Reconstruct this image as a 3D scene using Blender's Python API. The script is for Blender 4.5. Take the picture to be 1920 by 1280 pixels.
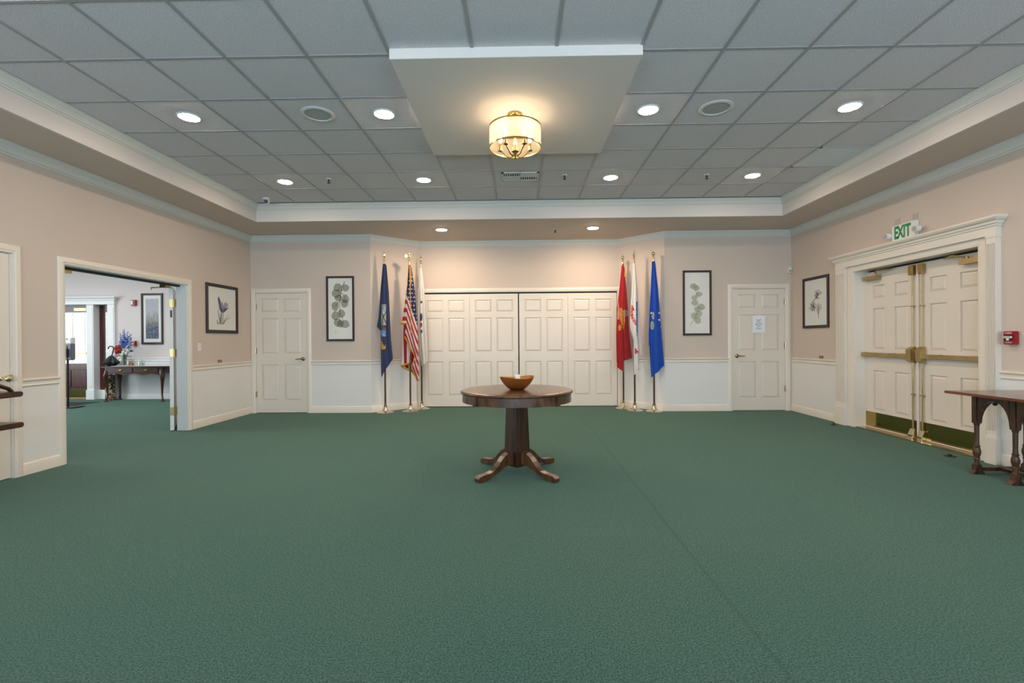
import bpy, bmesh, math, random
from math import sin, cos, pi, radians as RAD
from mathutils import Vector, Matrix, noise

for o in list(bpy.data.objects): bpy.data.objects.remove(o)
S = bpy.context.scene
COL = S.collection
random.seed(7)

# ------------------------------------------------------------------ camera
def camera_axes(pitch, yaw, roll):
    f = Vector((sin(yaw)*cos(pitch), cos(yaw)*cos(pitch), sin(pitch)))
    r = Vector((cos(yaw), -sin(yaw), 0)); u = r.cross(f)
    return cos(roll)*r+sin(roll)*u, -sin(roll)*r+cos(roll)*u, f
cam = bpy.data.cameras.new('camera'); cam.sensor_width = 36.0; cam.lens = 897.7/1920*36; cam.clip_start = .05
camo = bpy.data.objects.new('camera', cam); COL.objects.link(camo)
_r, _u, _f = camera_axes(-.0033, -.0171, -.0075)
camo.matrix_world = Matrix(((_r.x, _u.x, -_f.x, -.278), (_r.y, _u.y, -_f.y, -3.5107), (_r.z, _u.z, -_f.z, 1.2482), (0, 0, 0, 1)))
S.camera = camo

# ------------------------------------------------------------------ sky, daylight, lobby fill lamps, exposure
S.view_settings.view_transform = 'Standard'; S.view_settings.look = 'None'
S.view_settings.gamma = 1.0; S.view_settings.use_curve_mapping = False
S.view_settings.exposure = -0.14
W = bpy.data.worlds.new('overcast_sky'); S.world = W; W.use_nodes = True
W.node_tree.nodes['Background'].inputs[0].default_value = (.80, .90, 1.0, 1)
W.node_tree.nodes['Background'].inputs[1].default_value = 1.25

def area(name, loc, direction, sx, sy, power, color, shape='RECTANGLE', spread=180):
    l = bpy.data.lights.new(name, 'AREA'); l.shape = shape; l.size = sx; l.size_y = sy
    l.energy = power; l.color = color; l.spread = RAD(spread)
    o = bpy.data.objects.new(name, l); COL.objects.link(o); o.location = loc
    o.rotation_euler = Vector(direction).to_track_quat('-Z', 'Y').to_euler()
    return o
DAY = (.62, .82, 1.0)
WARM = (1.0, .80, .62)
WINDOWS_X = ((-4.1, -2.1), (-1.25, .75), (1.6, 3.6))
for a, b in WINDOWS_X:
    area('window_daylight', ((a+b)/2, -6.92, 1.55), (0, 1, .85), b-a, 2.1, 192, DAY)
area('lobby_ceiling_fill', (-8.6, 4.0, 3.02), (0, 0, -1), 4.0, 3.4, 150, (.97, .98, 1.0))  # added fill lamp under the lobby ceiling; no skylight exists there
area('lobby_side_fill', (-12.8, 3.5, 1.6), (1, 0, 0), 3.0, 2.0, 170, (.84, .93, 1.0))  # added fill lamp by the unseen side wall, which has no window
CAN_STRENGTH = 225.0
SOFFIT_CAN_STRENGTH = 470.0
BULB_STRENGTH = 90.0

# ------------------------------------------------------------------ materials
def lin(c):
    if isinstance(c, str): c = tuple(int(c[i:i+2], 16)/255 for i in (0, 2, 4))
    return tuple(x/12.92 if x <= .04045 else ((x+.055)/1.055)**2.4 for x in c)
def nodes(name):
    m = bpy.data.materials.new(name); m.use_nodes = True
    return m, m.node_tree.nodes, m.node_tree.links, m.node_tree.nodes['Principled BSDF']
def pm(name, base, rough=.5, metal=0.0, var=.04, scale=6.0, bump=0.0, bscale=60.0, coat=0.0, spec=.5, stretch=(1, 1, 1)):
    """paint, metal, plastic: base colour with a slight noise variation and optional fine bump"""
    m, N, L, P = nodes(name); c = lin(base)
    tc = N.new('ShaderNodeTexCoord'); mp = N.new('ShaderNodeMapping'); mp.inputs['Scale'].default_value = stretch
    L.new(tc.outputs['Object'], mp.inputs[0])
    n = N.new('ShaderNodeTexNoise'); n.inputs['Scale'].default_value = scale; n.inputs['Detail'].default_value = 4
    L.new(mp.outputs[0], n.inputs['Vector'])
    r = N.new('ShaderNodeValToRGB'); L.new(n.outputs[0], r.inputs[0])
    r.color_ramp.elements[0].position = .3; r.color_ramp.elements[1].position = .7
    r.color_ramp.elements[0].color = (*[x*(1-var) for x in c], 1); r.color_ramp.elements[1].color = (*[min(1, x*(1+var)) for x in c], 1)
    L.new(r.outputs[0], P.inputs['Base Color'])
    P.inputs['Roughness'].default_value = rough; P.inputs['Metallic'].default_value = metal
    P.inputs['Coat Weight'].default_value = coat; P.inputs['Specular IOR Level'].default_value = spec
    if bump:
        n2 = N.new('ShaderNodeTexNoise'); n2.inputs['Scale'].default_value = bscale; n2.inputs['Detail'].default_value = 3
        L.new(mp.outputs[0], n2.inputs['Vector'])
        b = N.new('ShaderNodeBump'); b.inputs['Strength'].default_value = bump; b.inputs['Distance'].default_value = .004
        L.new(n2.outputs[0], b.inputs['Height']); L.new(b.outputs[0], P.inputs['Normal'])
    return m
def wood(name, dark, light, scale=3.0, axis=(1, 12, 12), rough=.38, coat=.15):
    m, N, L, P = nodes(name)
    tc = N.new('ShaderNodeTexCoord'); mp = N.new('ShaderNodeMapping'); mp.inputs['Scale'].default_value = axis
    L.new(tc.outputs['Object'], mp.inputs[0])
    n = N.new('ShaderNodeTexNoise'); n.inputs['Scale'].default_value = scale; n.inputs['Detail'].default_value = 7; n.inputs['Distortion'].default_value = .6
    L.new(mp.outputs[0], n.inputs['Vector'])
    r = N.new('ShaderNodeValToRGB'); L.new(n.outputs[0], r.inputs[0])
    r.color_ramp.elements[0].position = .32; r.color_ramp.elements[1].position = .68
    r.color_ramp.elements[0].color = (*lin(dark), 1); r.color_ramp.elements[1].color = (*lin(light), 1)
    L.new(r.outputs[0], P.inputs['Base Color'])
    b = N.new('ShaderNodeBump'); b.inputs['Strength'].default_value = .12; b.inputs['Distance'].default_value = .002
    L.new(n.outputs[0], b.inputs['Height']); L.new(b.outputs[0], P.inputs['Normal'])
    P.inputs['Roughness'].default_value = rough; P.inputs['Coat Weight'].default_value = coat; P.inputs['Coat Roughness'].default_value = .2
    return m
def emit(name, col, strength):
    m, N, L, P = nodes(name)
    P.inputs['Base Color'].default_value = (*col, 1); P.inputs['Emission Color'].default_value = (*col, 1)
    P.inputs['Emission Strength'].default_value = strength
    return m
def printed(name, rough=.8, sheen=0.0, trans=0.0):
    """flat print read from the mesh colour attribute 'print'"""
    m, N, L, P = nodes(name)
    a = N.new('ShaderNodeAttribute'); a.attribute_name = 'print'
    n = N.new('ShaderNodeTexNoise'); n.inputs['Scale'].default_value = 220
    mix = N.new('ShaderNodeMixRGB'); mix.blend_type = 'MULTIPLY'; mix.inputs[0].default_value = .18
    L.new(a.outputs['Color'], mix.inputs[1]); L.new(n.outputs['Color'], mix.inputs[2]); L.new(mix.outputs[0], P.inputs['Base Color'])
    P.inputs['Roughness'].default_value = rough; P.inputs['Sheen Weight'].default_value = sheen; P.inputs['Specular IOR Level'].default_value = .25
    if trans:
        t = N.new('ShaderNodeBsdfTranslucent'); L.new(mix.outputs[0], t.inputs[0])
        ms = N.new('ShaderNodeMixShader'); ms.inputs[0].default_value = trans
        out = N['Material Output']; L.new(P.outputs[0], ms.inputs[1]); L.new(t.outputs[0], ms.inputs[2]); L.new(ms.outputs[0], out.inputs[0])
    return m
def clear_glass(name, gloss=.06, tint=(1, 1, 1), rough=.02):
    m, N, L, P = nodes(name); N.remove(P)
    t = N.new('ShaderNodeBsdfTransparent'); t.inputs[0].default_value = (*tint, 1)
    g = N.new('ShaderNodeBsdfGlossy'); g.inputs['Roughness'].default_value = rough
    fr = N.new('ShaderNodeFresnel'); fr.inputs[0].default_value = 1.45
    mu = N.new('ShaderNodeMath'); mu.operation = 'ADD'; mu.inputs[1].default_value = gloss*.3
    L.new(fr.outputs[0], mu.inputs[0])
    ge = N.new('ShaderNodeNewGeometry'); inv = N.new('ShaderNodeMath'); inv.operation = 'SUBTRACT'; inv.inputs[0].default_value = 1; L.new(ge.outputs['Backfacing'], inv.inputs[1])
    mm = N.new('ShaderNodeMath'); mm.operation = 'MULTIPLY'; L.new(mu.outputs[0], mm.inputs[0]); L.new(inv.outputs[0], mm.inputs[1])   # only the front face mirrors
    ms = N.new('ShaderNodeMixShader'); L.new(mm.outputs[0], ms.inputs[0]); L.new(t.outputs[0], ms.inputs[1]); L.new(g.outputs[0], ms.inputs[2])
    L.new(ms.outputs[0], N['Material Output'].inputs[0])
    return m
def ink(name, col, alpha):
    m, N, L, P = nodes(name)
    n = N.new('ShaderNodeTexNoise'); n.inputs['Scale'].default_value = 40
    mp = N.new('ShaderNodeMapRange'); mp.inputs[3].default_value = alpha*.8; mp.inputs[4].default_value = min(1, alpha*1.15)
    L.new(n.outputs[0], mp.inputs[0]); L.new(mp.outputs[0], P.inputs['Alpha'])
    P.inputs['Base Color'].default_value = (*lin(col), 1); P.inputs['Roughness'].default_value = .9
    return m

def carpet_material():
    m, N, L, P = nodes('carpet')
    tc = N.new('ShaderNodeTexCoord')
    def noise_(scale, det=3, vec=None):
        n = N.new('ShaderNodeTexNoise'); n.inputs['Scale'].default_value = scale; n.inputs['Detail'].default_value = det
        L.new(vec or tc.outputs['Object'], n.inputs['Vector']); return n
    fine = noise_(120, 2); mid = noise_(30, 5); big = noise_(.7, 3)
    r1 = N.new('ShaderNodeValToRGB'); L.new(fine.outputs[0], r1.inputs[0])
    r1.color_ramp.elements[0].position = .30; r1.color_ramp.elements[1].position = .70
    r1.color_ramp.elements[0].color = (*lin('1a332b'), 1); r1.color_ramp.elements[1].color = (*lin('4d6c60'), 1)
    r2 = N.new('ShaderNodeValToRGB'); L.new(mid.outputs[0], r2.inputs[0])
    r2.color_ramp.elements[0].color = (.74, .77, .78, 1); r2.color_ramp.elements[1].color = (1.22, 1.17, 1.16, 1)
    r3 = N.new('ShaderNodeValToRGB'); L.new(big.outputs[0], r3.inputs[0])
    r3.color_ramp.elements[0].position = .3; r3.color_ramp.elements[1].position = .7
    r3.color_ramp.elements[0].color = (.90, .96, .98, 1); r3.color_ramp.elements[1].color = (1.12, 1.04, .98, 1)
    m1 = N.new('ShaderNodeMixRGB'); m1.blend_type = 'MULTIPLY'; m1.inputs[0].default_value = 1
    L.new(r1.outputs[0], m1.inputs[1]); L.new(r2.outputs[0], m1.inputs[2])
    m2 = N.new('ShaderNodeMixRGB'); m2.blend_type = 'MULTIPLY'; m2.inputs[0].default_value = 1
    L.new(m1.outputs[0], m2.inputs[1]); L.new(r3.outputs[0], m2.inputs[2])
    # the seam between two lengths of carpet: a narrow worn line along x = 0.70
    sx = N.new('ShaderNodeSeparateXYZ'); L.new(tc.outputs['Object'], sx.inputs[0])
    wob = noise_(1.1, 3)
    a = N.new('ShaderNodeMath'); a.operation = 'MULTIPLY_ADD'; a.inputs[1].default_value = .05; L.new(wob.outputs[0], a.inputs[0]); L.new(sx.outputs[0], a.inputs[2])
    b = N.new('ShaderNodeMath'); b.operation = 'SUBTRACT'; b.inputs[1].default_value = .725; L.new(a.outputs[0], b.inputs[0])
    c = N.new('ShaderNodeMath'); c.operation = 'ABSOLUTE'; L.new(b.outputs[0], c.inputs[0])
    d = N.new('ShaderNodeMapRange'); d.inputs[1].default_value = .004; d.inputs[2].default_value = .016; d.inputs[3].default_value = .80; d.inputs[4].default_value = 1.0
    L.new(c.outputs[0], d.inputs[0])
    m3 = N.new('ShaderNodeMixRGB'); m3.blend_type = 'MULTIPLY'; m3.inputs[0].default_value = 1
    L.new(m2.outputs[0], m3.inputs[1]); L.new(d.outputs[0], m3.inputs[2])
    L.new(m3.outputs[0], P.inputs['Base Color'])
    P.inputs['Roughness'].default_value = 1; P.inputs['Specular IOR Level'].default_value = .05
    P.inputs['Sheen Weight'].default_value = .25; P.inputs['Sheen Roughness'].default_value = .6
    P.inputs['Sheen Tint'].default_value = (*lin('b8d8c8'), 1)
    bp_ = N.new('ShaderNodeBump'); bp_.inputs['Strength'].default_value = .55; bp_.inputs['Distance'].default_value = .006
    L.new(fine.outputs[0], bp_.inputs['Height']); L.new(bp_.outputs[0], P.inputs['Normal'])
    return m
def tile_material():
    m, N, L, P = nodes('mineral_fibre')
    tc = N.new('ShaderNodeTexCoord')
    oi = N.new('ShaderNodeObjectInfo')
    ad = N.new('ShaderNodeVectorMath'); ad.operation = 'MULTIPLY_ADD'; ad.inputs[1].default_value = (9, 9, 9)
    cx = N.new('ShaderNodeCombineXYZ'); L.new(oi.outputs['Random'], cx.inputs[0]); L.new(oi.outputs['Random'], cx.inputs[1])
    L.new(cx.outputs[0], ad.inputs[0]); L.new(tc.outputs['Object'], ad.inputs[2])
    v = N.new('ShaderNodeTexNoise'); v.inputs['Scale'].default_value = 165; v.inputs['Detail'].default_value = 3; L.new(ad.outputs[0], v.inputs['Vector'])
    r = N.new('ShaderNodeValToRGB'); L.new(v.outputs[0], r.inputs[0])
    r.color_ramp.elements[0].position = .34; r.color_ramp.elements[1].position = .50
    r.color_ramp.elements[0].color = (*lin('b3b1b4'), 1); r.color_ramp.elements[1].color = (*lin('e2dfe1'), 1)
    mr = N.new('ShaderNodeMapRange'); mr.inputs[3].default_value = .955; mr.inputs[4].default_value = 1.0; L.new(oi.outputs['Random'], mr.inputs[0])
    mm = N.new('ShaderNodeMixRGB'); mm.blend_type = 'MULTIPLY'; mm.inputs[0].default_value = 1
    L.new(r.outputs[0], mm.inputs[1]); L.new(mr.outputs[0], mm.inputs[2])
    L.new(mm.outputs[0], P.inputs['Base Color']); P.inputs['Roughness'].default_value = .95; P.inputs['Specular IOR Level'].default_value = .1
    b = N.new('ShaderNodeBump'); b.inputs['Strength'].default_value = .5; b.inputs['Distance'].default_value = .004
    L.new(v.outputs[0], b.inputs['Height']); L.new(b.outputs[0], P.inputs['Normal'])
    return m

M = {}
M['carpet'] = carpet_material(); M['tile'] = tile_material()
M['wall'] = pm('beige_wall_paint', 'cdbfb3', .75, var=.015, scale=1.5, bump=.05, bscale=180)
M['wainscot'] = pm('white_wainscot_paint', 'e2e1de', .6, var=.01, scale=1.2)
M['trim'] = pm('cream_trim_paint', 'e4dcd0', .38, var=.01, scale=2)
M['crown'] = pm('white_crown_paint', 'd3d2cb', .5, var=.01, scale=2)
M['door'] = pm('cream_door_paint', 'e1d8cc', .38, var=.012, scale=2)
M['grid'] = pm('grid_bar_shaded', 'a3a2a2', .45, var=.03, scale=8)  # mid grey puts the recess shadow along the tiles into the bar colour
M['soffit'] = pm('soffit_paint', 'cfc0b3', .8, var=.012, scale=1.5)
M['fascia'] = pm('soffit_paint_lit', 'd6cfc9', .75, var=.012, scale=1.5)  # same paint as the soffit, made paler for the light it catches
M['lobbywall'] = pm('lobby_wall_paint', 'd2cbc8', .75, var=.012, scale=1.5)
M['lobbytrim'] = pm('lobby_white_trim', 'e6e7e6', .45, var=.01, scale=2)
M['drywall'] = pm('smooth_drywall', 'dfd8d1', .7, var=.01, scale=1)
M['plain'] = pm('plain_board', 'c8c8c4', .9)
M['brass'] = pm('brass', 'ad9765', .28, 1.0, var=.08, scale=14)
M['antique'] = pm('antique_brass', 'b89f70', .34, .85, var=.12, scale=10)
M['brightbrass'] = pm('bright_brass', 'e6d8b4', .16, 1.0, var=.05, scale=14)
M['kick'] = pm('brass_kick_plate', 'b49a5c', .10, 1.0, var=.03, scale=5)
M['nickel'] = pm('pale_polished_metal', 'e0d6c4', .14, 1.0, var=.05, scale=18)
M['gold'] = pm('gold_leaf', 'c88a48', .32, .9, var=.16, scale=26, bump=.25, bscale=50)
M['chrome'] = pm('satin_nickel', 'c9b89a', .25, 1.0, var=.05)
M['table'] = wood('dark_walnut', '2c1a10', '6b452a', 2.6, (2, 14, 2), .34, .25)
M['tablev'] = wood('dark_walnut_upright', '1e120b', '4c2d1b', 2.6, (9, 9, 1.2), .36, .2)
M['tabletop'] = wood('walnut_top', '3a2214', '6b4528', 2.2, (13, 1.4, 13), .30, .3)
M['oak'] = wood('carved_dark_oak', '23150d', '5a3a25', 3, (8, 8, 1.5), .42, .15)
M['oaktop'] = wood('polished_mahogany_top', '4a2415', '7c4228', 2.4, (10, 1.2, 10), .22, .45)
M['mahog'] = wood('mahogany', '35150f', '5d271c', 2.5, (9, 9, 1.2), .35, .25)
M['mahogh'] = wood('mahogany_table', '2c130d', '57291b', 2.5, (1.5, 9, 9), .32, .3)
M['stand'] = wood('dark_walnut_stand', '28140e', '55301f', 2.5, (9, 1.5, 9), .35, .25)
M['pole'] = wood('flag_pole_wood', '2e1a10', '5c3a24', 3, (10, 10, 1), .4, .2)
M['frame'] = pm('dark_brown_frame', '2c2320', .45, var=.12, scale=20, stretch=(1, 1, 6))
M['mat'] = pm('white_mat_board', 'e9e7e4', .9, var=.008)
M['glass'] = clear_glass('picture_glass', .02, (.985, .99, .985), .03)
M['pane'] = clear_glass('door_glass', .05, (.97, .985, .99))
M['jarglass'] = clear_glass('jar_glass', .25, (.93, .96, .95))
M['flag'] = printed('flag_cloth', .75, .25, .12)
M['print'] = printed('printed_paper', .7)
M['fringe'] = pm('gold_fringe', 'cc9428', .7, .1, var=.3, scale=90, bump=.6, bscale=160)
M['white'] = pm('white_plastic', 'e4e3df', .4, var=.01)
M['paper'] = pm('white_paper', 'eceef2', .85, var=.01)
M['black'] = pm('black_plastic', '16181a', .4, var=.1)
M['blackcloth'] = pm('black_umbrella_cloth', '14181a', .6, var=.25, scale=12, bump=.2)
M['darkmat'] = pm('dark_entrance_mat', '23272e', .95, var=.2, scale=60, bump=.4)
M['red'] = pm('red_enamel', '9c1a1e', .35, var=.05)
M['green'] = pm('exit_green', '1f8a5a', .5, var=.03)
M['inkgrey'] = pm('grey_ink', '5c5f66', .9, var=.05)
M['darkgrey'] = pm('dark_rubber', '2a2c2d', .6, var=.1)
M['mesh'] = pm('speaker_mesh', 'b2b4b3', .7, .2, var=.1, scale=140, bump=.4, bscale=300)
M['ventdark'] = pm('vent_shadow_interior', '3f403f', .8)  # dark colour stands in for the shade inside the vents
M['vent'] = pm('vent_paint', 'd2d2cd', .5, var=.02)
M['patch'] = pm('unpainted_wall_patch', 'b9afaa', .8, var=.06, scale=14)
M['lens'] = emit('lit_lamp_lens', WARM, CAN_STRENGTH); M['softlens'] = emit('lit_small_lamp_lens', (1, .76, .54), SOFFIT_CAN_STRENGTH)
M['bulb'] = emit('lit_bulb', (1, .74, .46), BULB_STRENGTH)
M['floorstop'] = pm('dark_floor_plate', '33291f', .4, .6, var=.2)
M['stone'] = pm('outdoor_paving', 'c9c8c2', .9, var=.08, scale=3)
M['candle'] = pm('white_wax', 'f0ece2', .5, var=.02)
M['leafgreen'] = pm('foliage_green', '3f5c3c', .6, var=.3, scale=30)
M['blueflower'] = pm('blue_petal', '4b68b4', .7, var=.3, scale=40)
M['paleblue'] = pm('pale_blue_petal', '8ea0cc', .7, var=.2, scale=40)
M['redflower'] = pm('red_petal', '8e1f1c', .7, var=.3, scale=40)
M['whiteflower'] = pm('white_petal', 'd4dccb', .7, var=.1, scale=40)
M['candyorange'] = pm('amber_sweet', 'c98a3c', .4, var=.25, scale=40)
M['candywhite'] = pm('white_sweet', 'e4e2dc', .4, var=.05, scale=40)
M['lace'] = pm('white_lace', 'd9d8d4', .9, var=.22, scale=70, bump=.5)
M['sanigrey'] = pm('grey_dispenser_plastic', '6d737b', .45, var=.04)
M['bluetag'] = pm('blue_label', '5f7d9d', .5, var=.05)
M['charcoal'] = pm('charcoal_label', '34363c', .5, var=.05)
def floral_material():
    m, N, L, P = nodes('floral_ceramic')
    tc = N.new('ShaderNodeTexCoord'); v = N.new('ShaderNodeTexVoronoi'); v.inputs['Scale'].default_value = 26; L.new(tc.outputs['Object'], v.inputs['Vector'])
    r = N.new('ShaderNodeValToRGB'); L.new(v.outputs['Color'], r.inputs[0]); r.color_ramp.interpolation = 'CONSTANT'
    for p, c in ((.0, '2a2119'), (.35, '6d6a44'), (.55, '8d3f30'), (.7, 'c3b896')):
        e = r.color_ramp.elements.new(p); e.color = (*lin(c), 1)
    L.new(r.outputs[0], P.inputs['Base Color']); P.inputs['Roughness'].default_value = .35
    return m
M['floral'] = floral_material()
def sheer_material():
    m, N, L, P = nodes('sheer_shade_fabric'); N.remove(P)
    t = N.new('ShaderNodeBsdfTransparent'); t.inputs[0].default_value = (1, .95, .86, 1)
    d = N.new('ShaderNodeBsdfTranslucent'); d.inputs[0].default_value = (.88, .78, .60, 1)
    f = N.new('ShaderNodeBsdfDiffuse'); f.inputs[0].default_value = (.85, .74, .56, 1)
    tc = N.new('ShaderNodeTexCoord'); n = N.new('ShaderNodeTexNoise'); n.inputs['Scale'].default_value = 160; L.new(tc.outputs['Object'], n.inputs['Vector'])
    mr = N.new('ShaderNodeMapRange'); mr.inputs[3].default_value = .34; mr.inputs[4].default_value = .56; L.new(n.outputs[0], mr.inputs[0])
    a = N.new('ShaderNodeMixShader'); a.inputs[0].default_value = .3; L.new(d.outputs[0], a.inputs[1]); L.new(f.outputs[0], a.inputs[2])
    b = N.new('ShaderNodeMixShader'); L.new(mr.outputs[0], b.inputs[0]); L.new(t.outputs[0], b.inputs[1]); L.new(a.outputs[0], b.inputs[2])
    L.new(b.outputs[0], N['Material Output'].inputs[0])
    return m
M['sheer'] = sheer_material()

# ------------------------------------------------------------------ mesh builder
WORLD = {}     # object -> world matrix (tracked by hand; no depsgraph needed)
class MB:
    """collects shapes in world coordinates (through an optional mapping T) and links them as one mesh object"""
    def __init__(self, T=None): self.v = []; self.f = []; self.T = T; self.cols = None
    def add(self, vs, fs):
        n = len(self.v)
        self.v += [tuple(self.T(*p)) if self.T else tuple(p) for p in vs]
        self.f += [tuple(i+n for i in q) for q in fs]; return self
    def box(self, x0, x1, y0, y1, z0, z1):
        return self.add([(x0, y0, z0), (x1, y0, z0), (x1, y1, z0), (x0, y1, z0), (x0, y0, z1), (x1, y0, z1), (x1, y1, z1), (x0, y1, z1)],
                        [(0, 3, 2, 1), (4, 5, 6, 7), (0, 1, 5, 4), (1, 2, 6, 5), (2, 3, 7, 6), (3, 0, 4, 7)])
    def cbox(self, c, s): return self.box(c[0]-s[0]/2, c[0]+s[0]/2, c[1]-s[1]/2, c[1]+s[1]/2, c[2]-s[2]/2, c[2]+s[2]/2)
    def prism(self, pts, axis, a, b):
        """2-D outline pts extruded from a to b along axis; the outline's coordinates are the other two axes in order"""
        def p(u, w, t): return {'x': (t, u, w), 'y': (u, t, w), 'z': (u, w, t)}[axis]
        n = len(pts)
        return self.add([p(u, w, a) for u, w in pts]+[p(u, w, b) for u, w in pts],
                        [tuple(range(n))[::-1], tuple(range(n, 2*n))]+[(i, (i+1) % n, n+(i+1) % n, n+i) for i in range(n)])
    def tube(self, pts, r, n=8, caps=True):
        pts = [Vector(p) for p in pts]; k = len(pts)
        rs = r if isinstance(r, (list, tuple)) else [r]*k
        vs = []; prev = None
        for i, p in enumerate(pts):
            t = (pts[min(i+1, k-1)]-pts[max(i-1, 0)]).normalized()
            if prev is None: a = t.orthogonal().normalized()
            else: a = (prev-t*prev.dot(t)).normalized()
            prev = a; b = t.cross(a)
            vs += [p+(a*cos(2*pi*j/n)+b*sin(2*pi*j/n))*rs[i] for j in range(n)]
        fs = [(i*n+j, i*n+(j+1) % n, (i+1)*n+(j+1) % n, (i+1)*n+j) for i in range(k-1) for j in range(n)]
        if caps: fs += [tuple(range(n))[::-1], tuple(range((k-1)*n, k*n))]
        return self.add(vs, fs)
    def lathe(self, prof, c=(0, 0, 0), n=24, axis='z', flute=0.0, nf=8):
        """profile of (radius, height) pairs turned about axis through c"""
        vs = []; fs = []
        for r, h in prof:
            for j in range(n):
                a = 2*pi*j/n; rr = r*(1+flute*cos(nf*a))
                q = (rr*cos(a), rr*sin(a), h)
                if axis == 'x': q = (q[2], q[0], q[1])
                elif axis == 'y': q = (q[0], q[2], q[1])
                vs.append((c[0]+q[0], c[1]+q[1], c[2]+q[2]))
        k = len(prof)
        fs = [(i*n+j, i*n+(j+1) % n, (i+1)*n+(j+1) % n, (i+1)*n+j) for i in range(k-1) for j in range(n)]
        fs += [tuple(range(n))[::-1], tuple(range((k-1)*n, k*n))]
        return self.add(vs, fs)
    def ball(self, c, r, n=10, m=6, s=(1, 1, 1)):
        vs = []; fs = []
        for i in range(1, m):
            for j in range(n):
                a = 2*pi*j/n; b = pi*i/m
                vs.append((c[0]+r*s[0]*sin(b)*cos(a), c[1]+r*s[1]*sin(b)*sin(a), c[2]+r*s[2]*cos(b)))
        t = len(vs); vs += [(c[0], c[1], c[2]+r*s[2]), (c[0], c[1], c[2]-r*s[2])]
        fs = [(i*n+j, (i+1)*n+j, (i+1)*n+(j+1) % n, i*n+(j+1) % n) for i in range(m-2) for j in range(n)]
        fs += [(t, j, (j+1) % n) for j in range(n)]+[(t+1, (m-2)*n+(j+1) % n, (m-2)*n+j) for j in range(n)]
        return self.add(vs, fs)
    def sweep(self, path, prof, mp, closed=False):
        """profile (offset to the right of the path, height) swept with mitres along a 2-D path; mp(a, b, h) -> world"""
        n = len(path); k = len(prof); P = [Vector(p) for p in path]; vs = []
        for i in range(n):
            def nrm(a, b): d = (b-a).normalized(); return Vector((d.y, -d.x))
            i0, i1 = (i-1) % n, (i+1) % n
            if not closed and i == 0: m = nrm(P[0], P[1])
            elif not closed and i == n-1: m = nrm(P[-2], P[-1])
            else:
                a, b = nrm(P[i0], P[i]), nrm(P[i], P[i1]); m = (a+b)/max(.2, 1+a.dot(b))
            for o, h in prof: q = P[i]+m*o; vs.append(mp(q.x, q.y, h))
        fs = []
        for i in range(n if closed else n-1):
            for j in range(k): fs.append((i*k+j, i*k+(j+1) % k, ((i+1) % n)*k+(j+1) % k, ((i+1) % n)*k+j))
        if not closed: fs += [tuple(range(k)), tuple(range((n-1)*k, n*k))[::-1]]
        return self.add(vs, fs)
    def build(self, name, mat, parent=None, smooth=None, bevel=0, kind=None, label=None, origin=None, cols=None, recalc=True):
        pw = WORLD[parent] if parent is not None else Matrix.Identity(4)
        if parent is None:
            if origin is None:
                xs = [p[0] for p in self.v]; ys = [p[1] for p in self.v]; zs = [p[2] for p in self.v]
                origin = ((min(xs)+max(xs))/2, (min(ys)+max(ys))/2, min(zs))
            w = Matrix.Translation(origin)
        else: w = pw
        inv = w.inverted()
        me = bpy.data.meshes.new(name); me.from_pydata([inv @ Vector(p) for p in self.v], [], self.f)
        bm = bmesh.new(); bm.from_mesh(me)
        if recalc: bmesh.ops.recalc_face_normals(bm, faces=bm.faces)
        if bevel:
            es = [e for e in bm.edges if len(e.link_faces) == 2 and e.calc_face_angle(0) > RAD(40)]
            bmesh.ops.bevel(bm, geom=es, offset=bevel, segments=2, affect='EDGES', clamp_overlap=True)
        bm.to_mesh(me); bm.free()
        if cols is not None:
            at = me.color_attributes.new('print', 'FLOAT_COLOR', 'POINT')
            at.data.foreach_set('color', [x for c in cols for x in (*c, 1.0)])
        for mm in (mat if isinstance(mat, (list, tuple)) else [mat]): me.materials.append(mm)
        if smooth:
            me.polygons.foreach_set('use_smooth', [True]*len(me.polygons)); me.set_sharp_from_angle(angle=RAD(smooth))
        o = bpy.data.objects.new(name, me); COL.objects.link(o)
        if parent is not None: o.parent = parent; WORLD[o] = pw
        else: o.location = origin; WORLD[o] = w
        if kind: o['kind'] = kind
        if label: o['label'] = label
        return o
def put(o, label, cat, group=None):
    o['label'] = label; o['category'] = cat
    if group: o['group'] = group
    return o
def thing(name, label, cat, loc, rotz=0, group=None):
    o = bpy.data.objects.new(name, None); COL.objects.link(o); o.location = loc; o.rotation_euler = (0, 0, rotz)
    o.empty_display_size = .1
    WORLD[o] = Matrix.Translation(loc) @ Matrix.Rotation(rotz, 4, 'Z')
    return put(o, label, cat, group)
def struct(name, loc=(0, 0, 0), label=None, rotz=0):
    o = bpy.data.objects.new(name, None); COL.objects.link(o); o.location = loc; o.rotation_euler = (0, 0, rotz)
    o.empty_display_size = .1; o['kind'] = 'structure'
    if label: o['label'] = label
    WORLD[o] = Matrix.Translation(loc) @ Matrix.Rotation(rotz, 4, 'Z')
    return o
def text_mesh(body, size, T, name, mat, parent, ext=.001, sx=1.0, spacing=1.0, bold=0.0):
    """flat lettering from the built-in font, centred on (0, 0), placed by T(x, depth, z)"""
    c = bpy.data.curves.new('lettering', 'FONT'); c.body = body; c.size = size; c.extrude = ext
    c.align_x = 'CENTER'; c.align_y = 'CENTER'; c.resolution_u = 3; c.offset = bold; c.space_character = spacing
    o = bpy.data.objects.new('lettering', c); COL.objects.link(o)
    dg = bpy.context.evaluated_depsgraph_get(); me = o.evaluated_get(dg).to_mesh()
    b = MB(); b.v = [tuple(T(p.co.x*sx, p.co.z, p.co.y)) for p in me.vertices]; b.f = [tuple(p.vertices) for p in me.polygons]
    bpy.data.objects.remove(o); bpy.data.curves.remove(c)
    return b.build(name, mat, parent)

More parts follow.
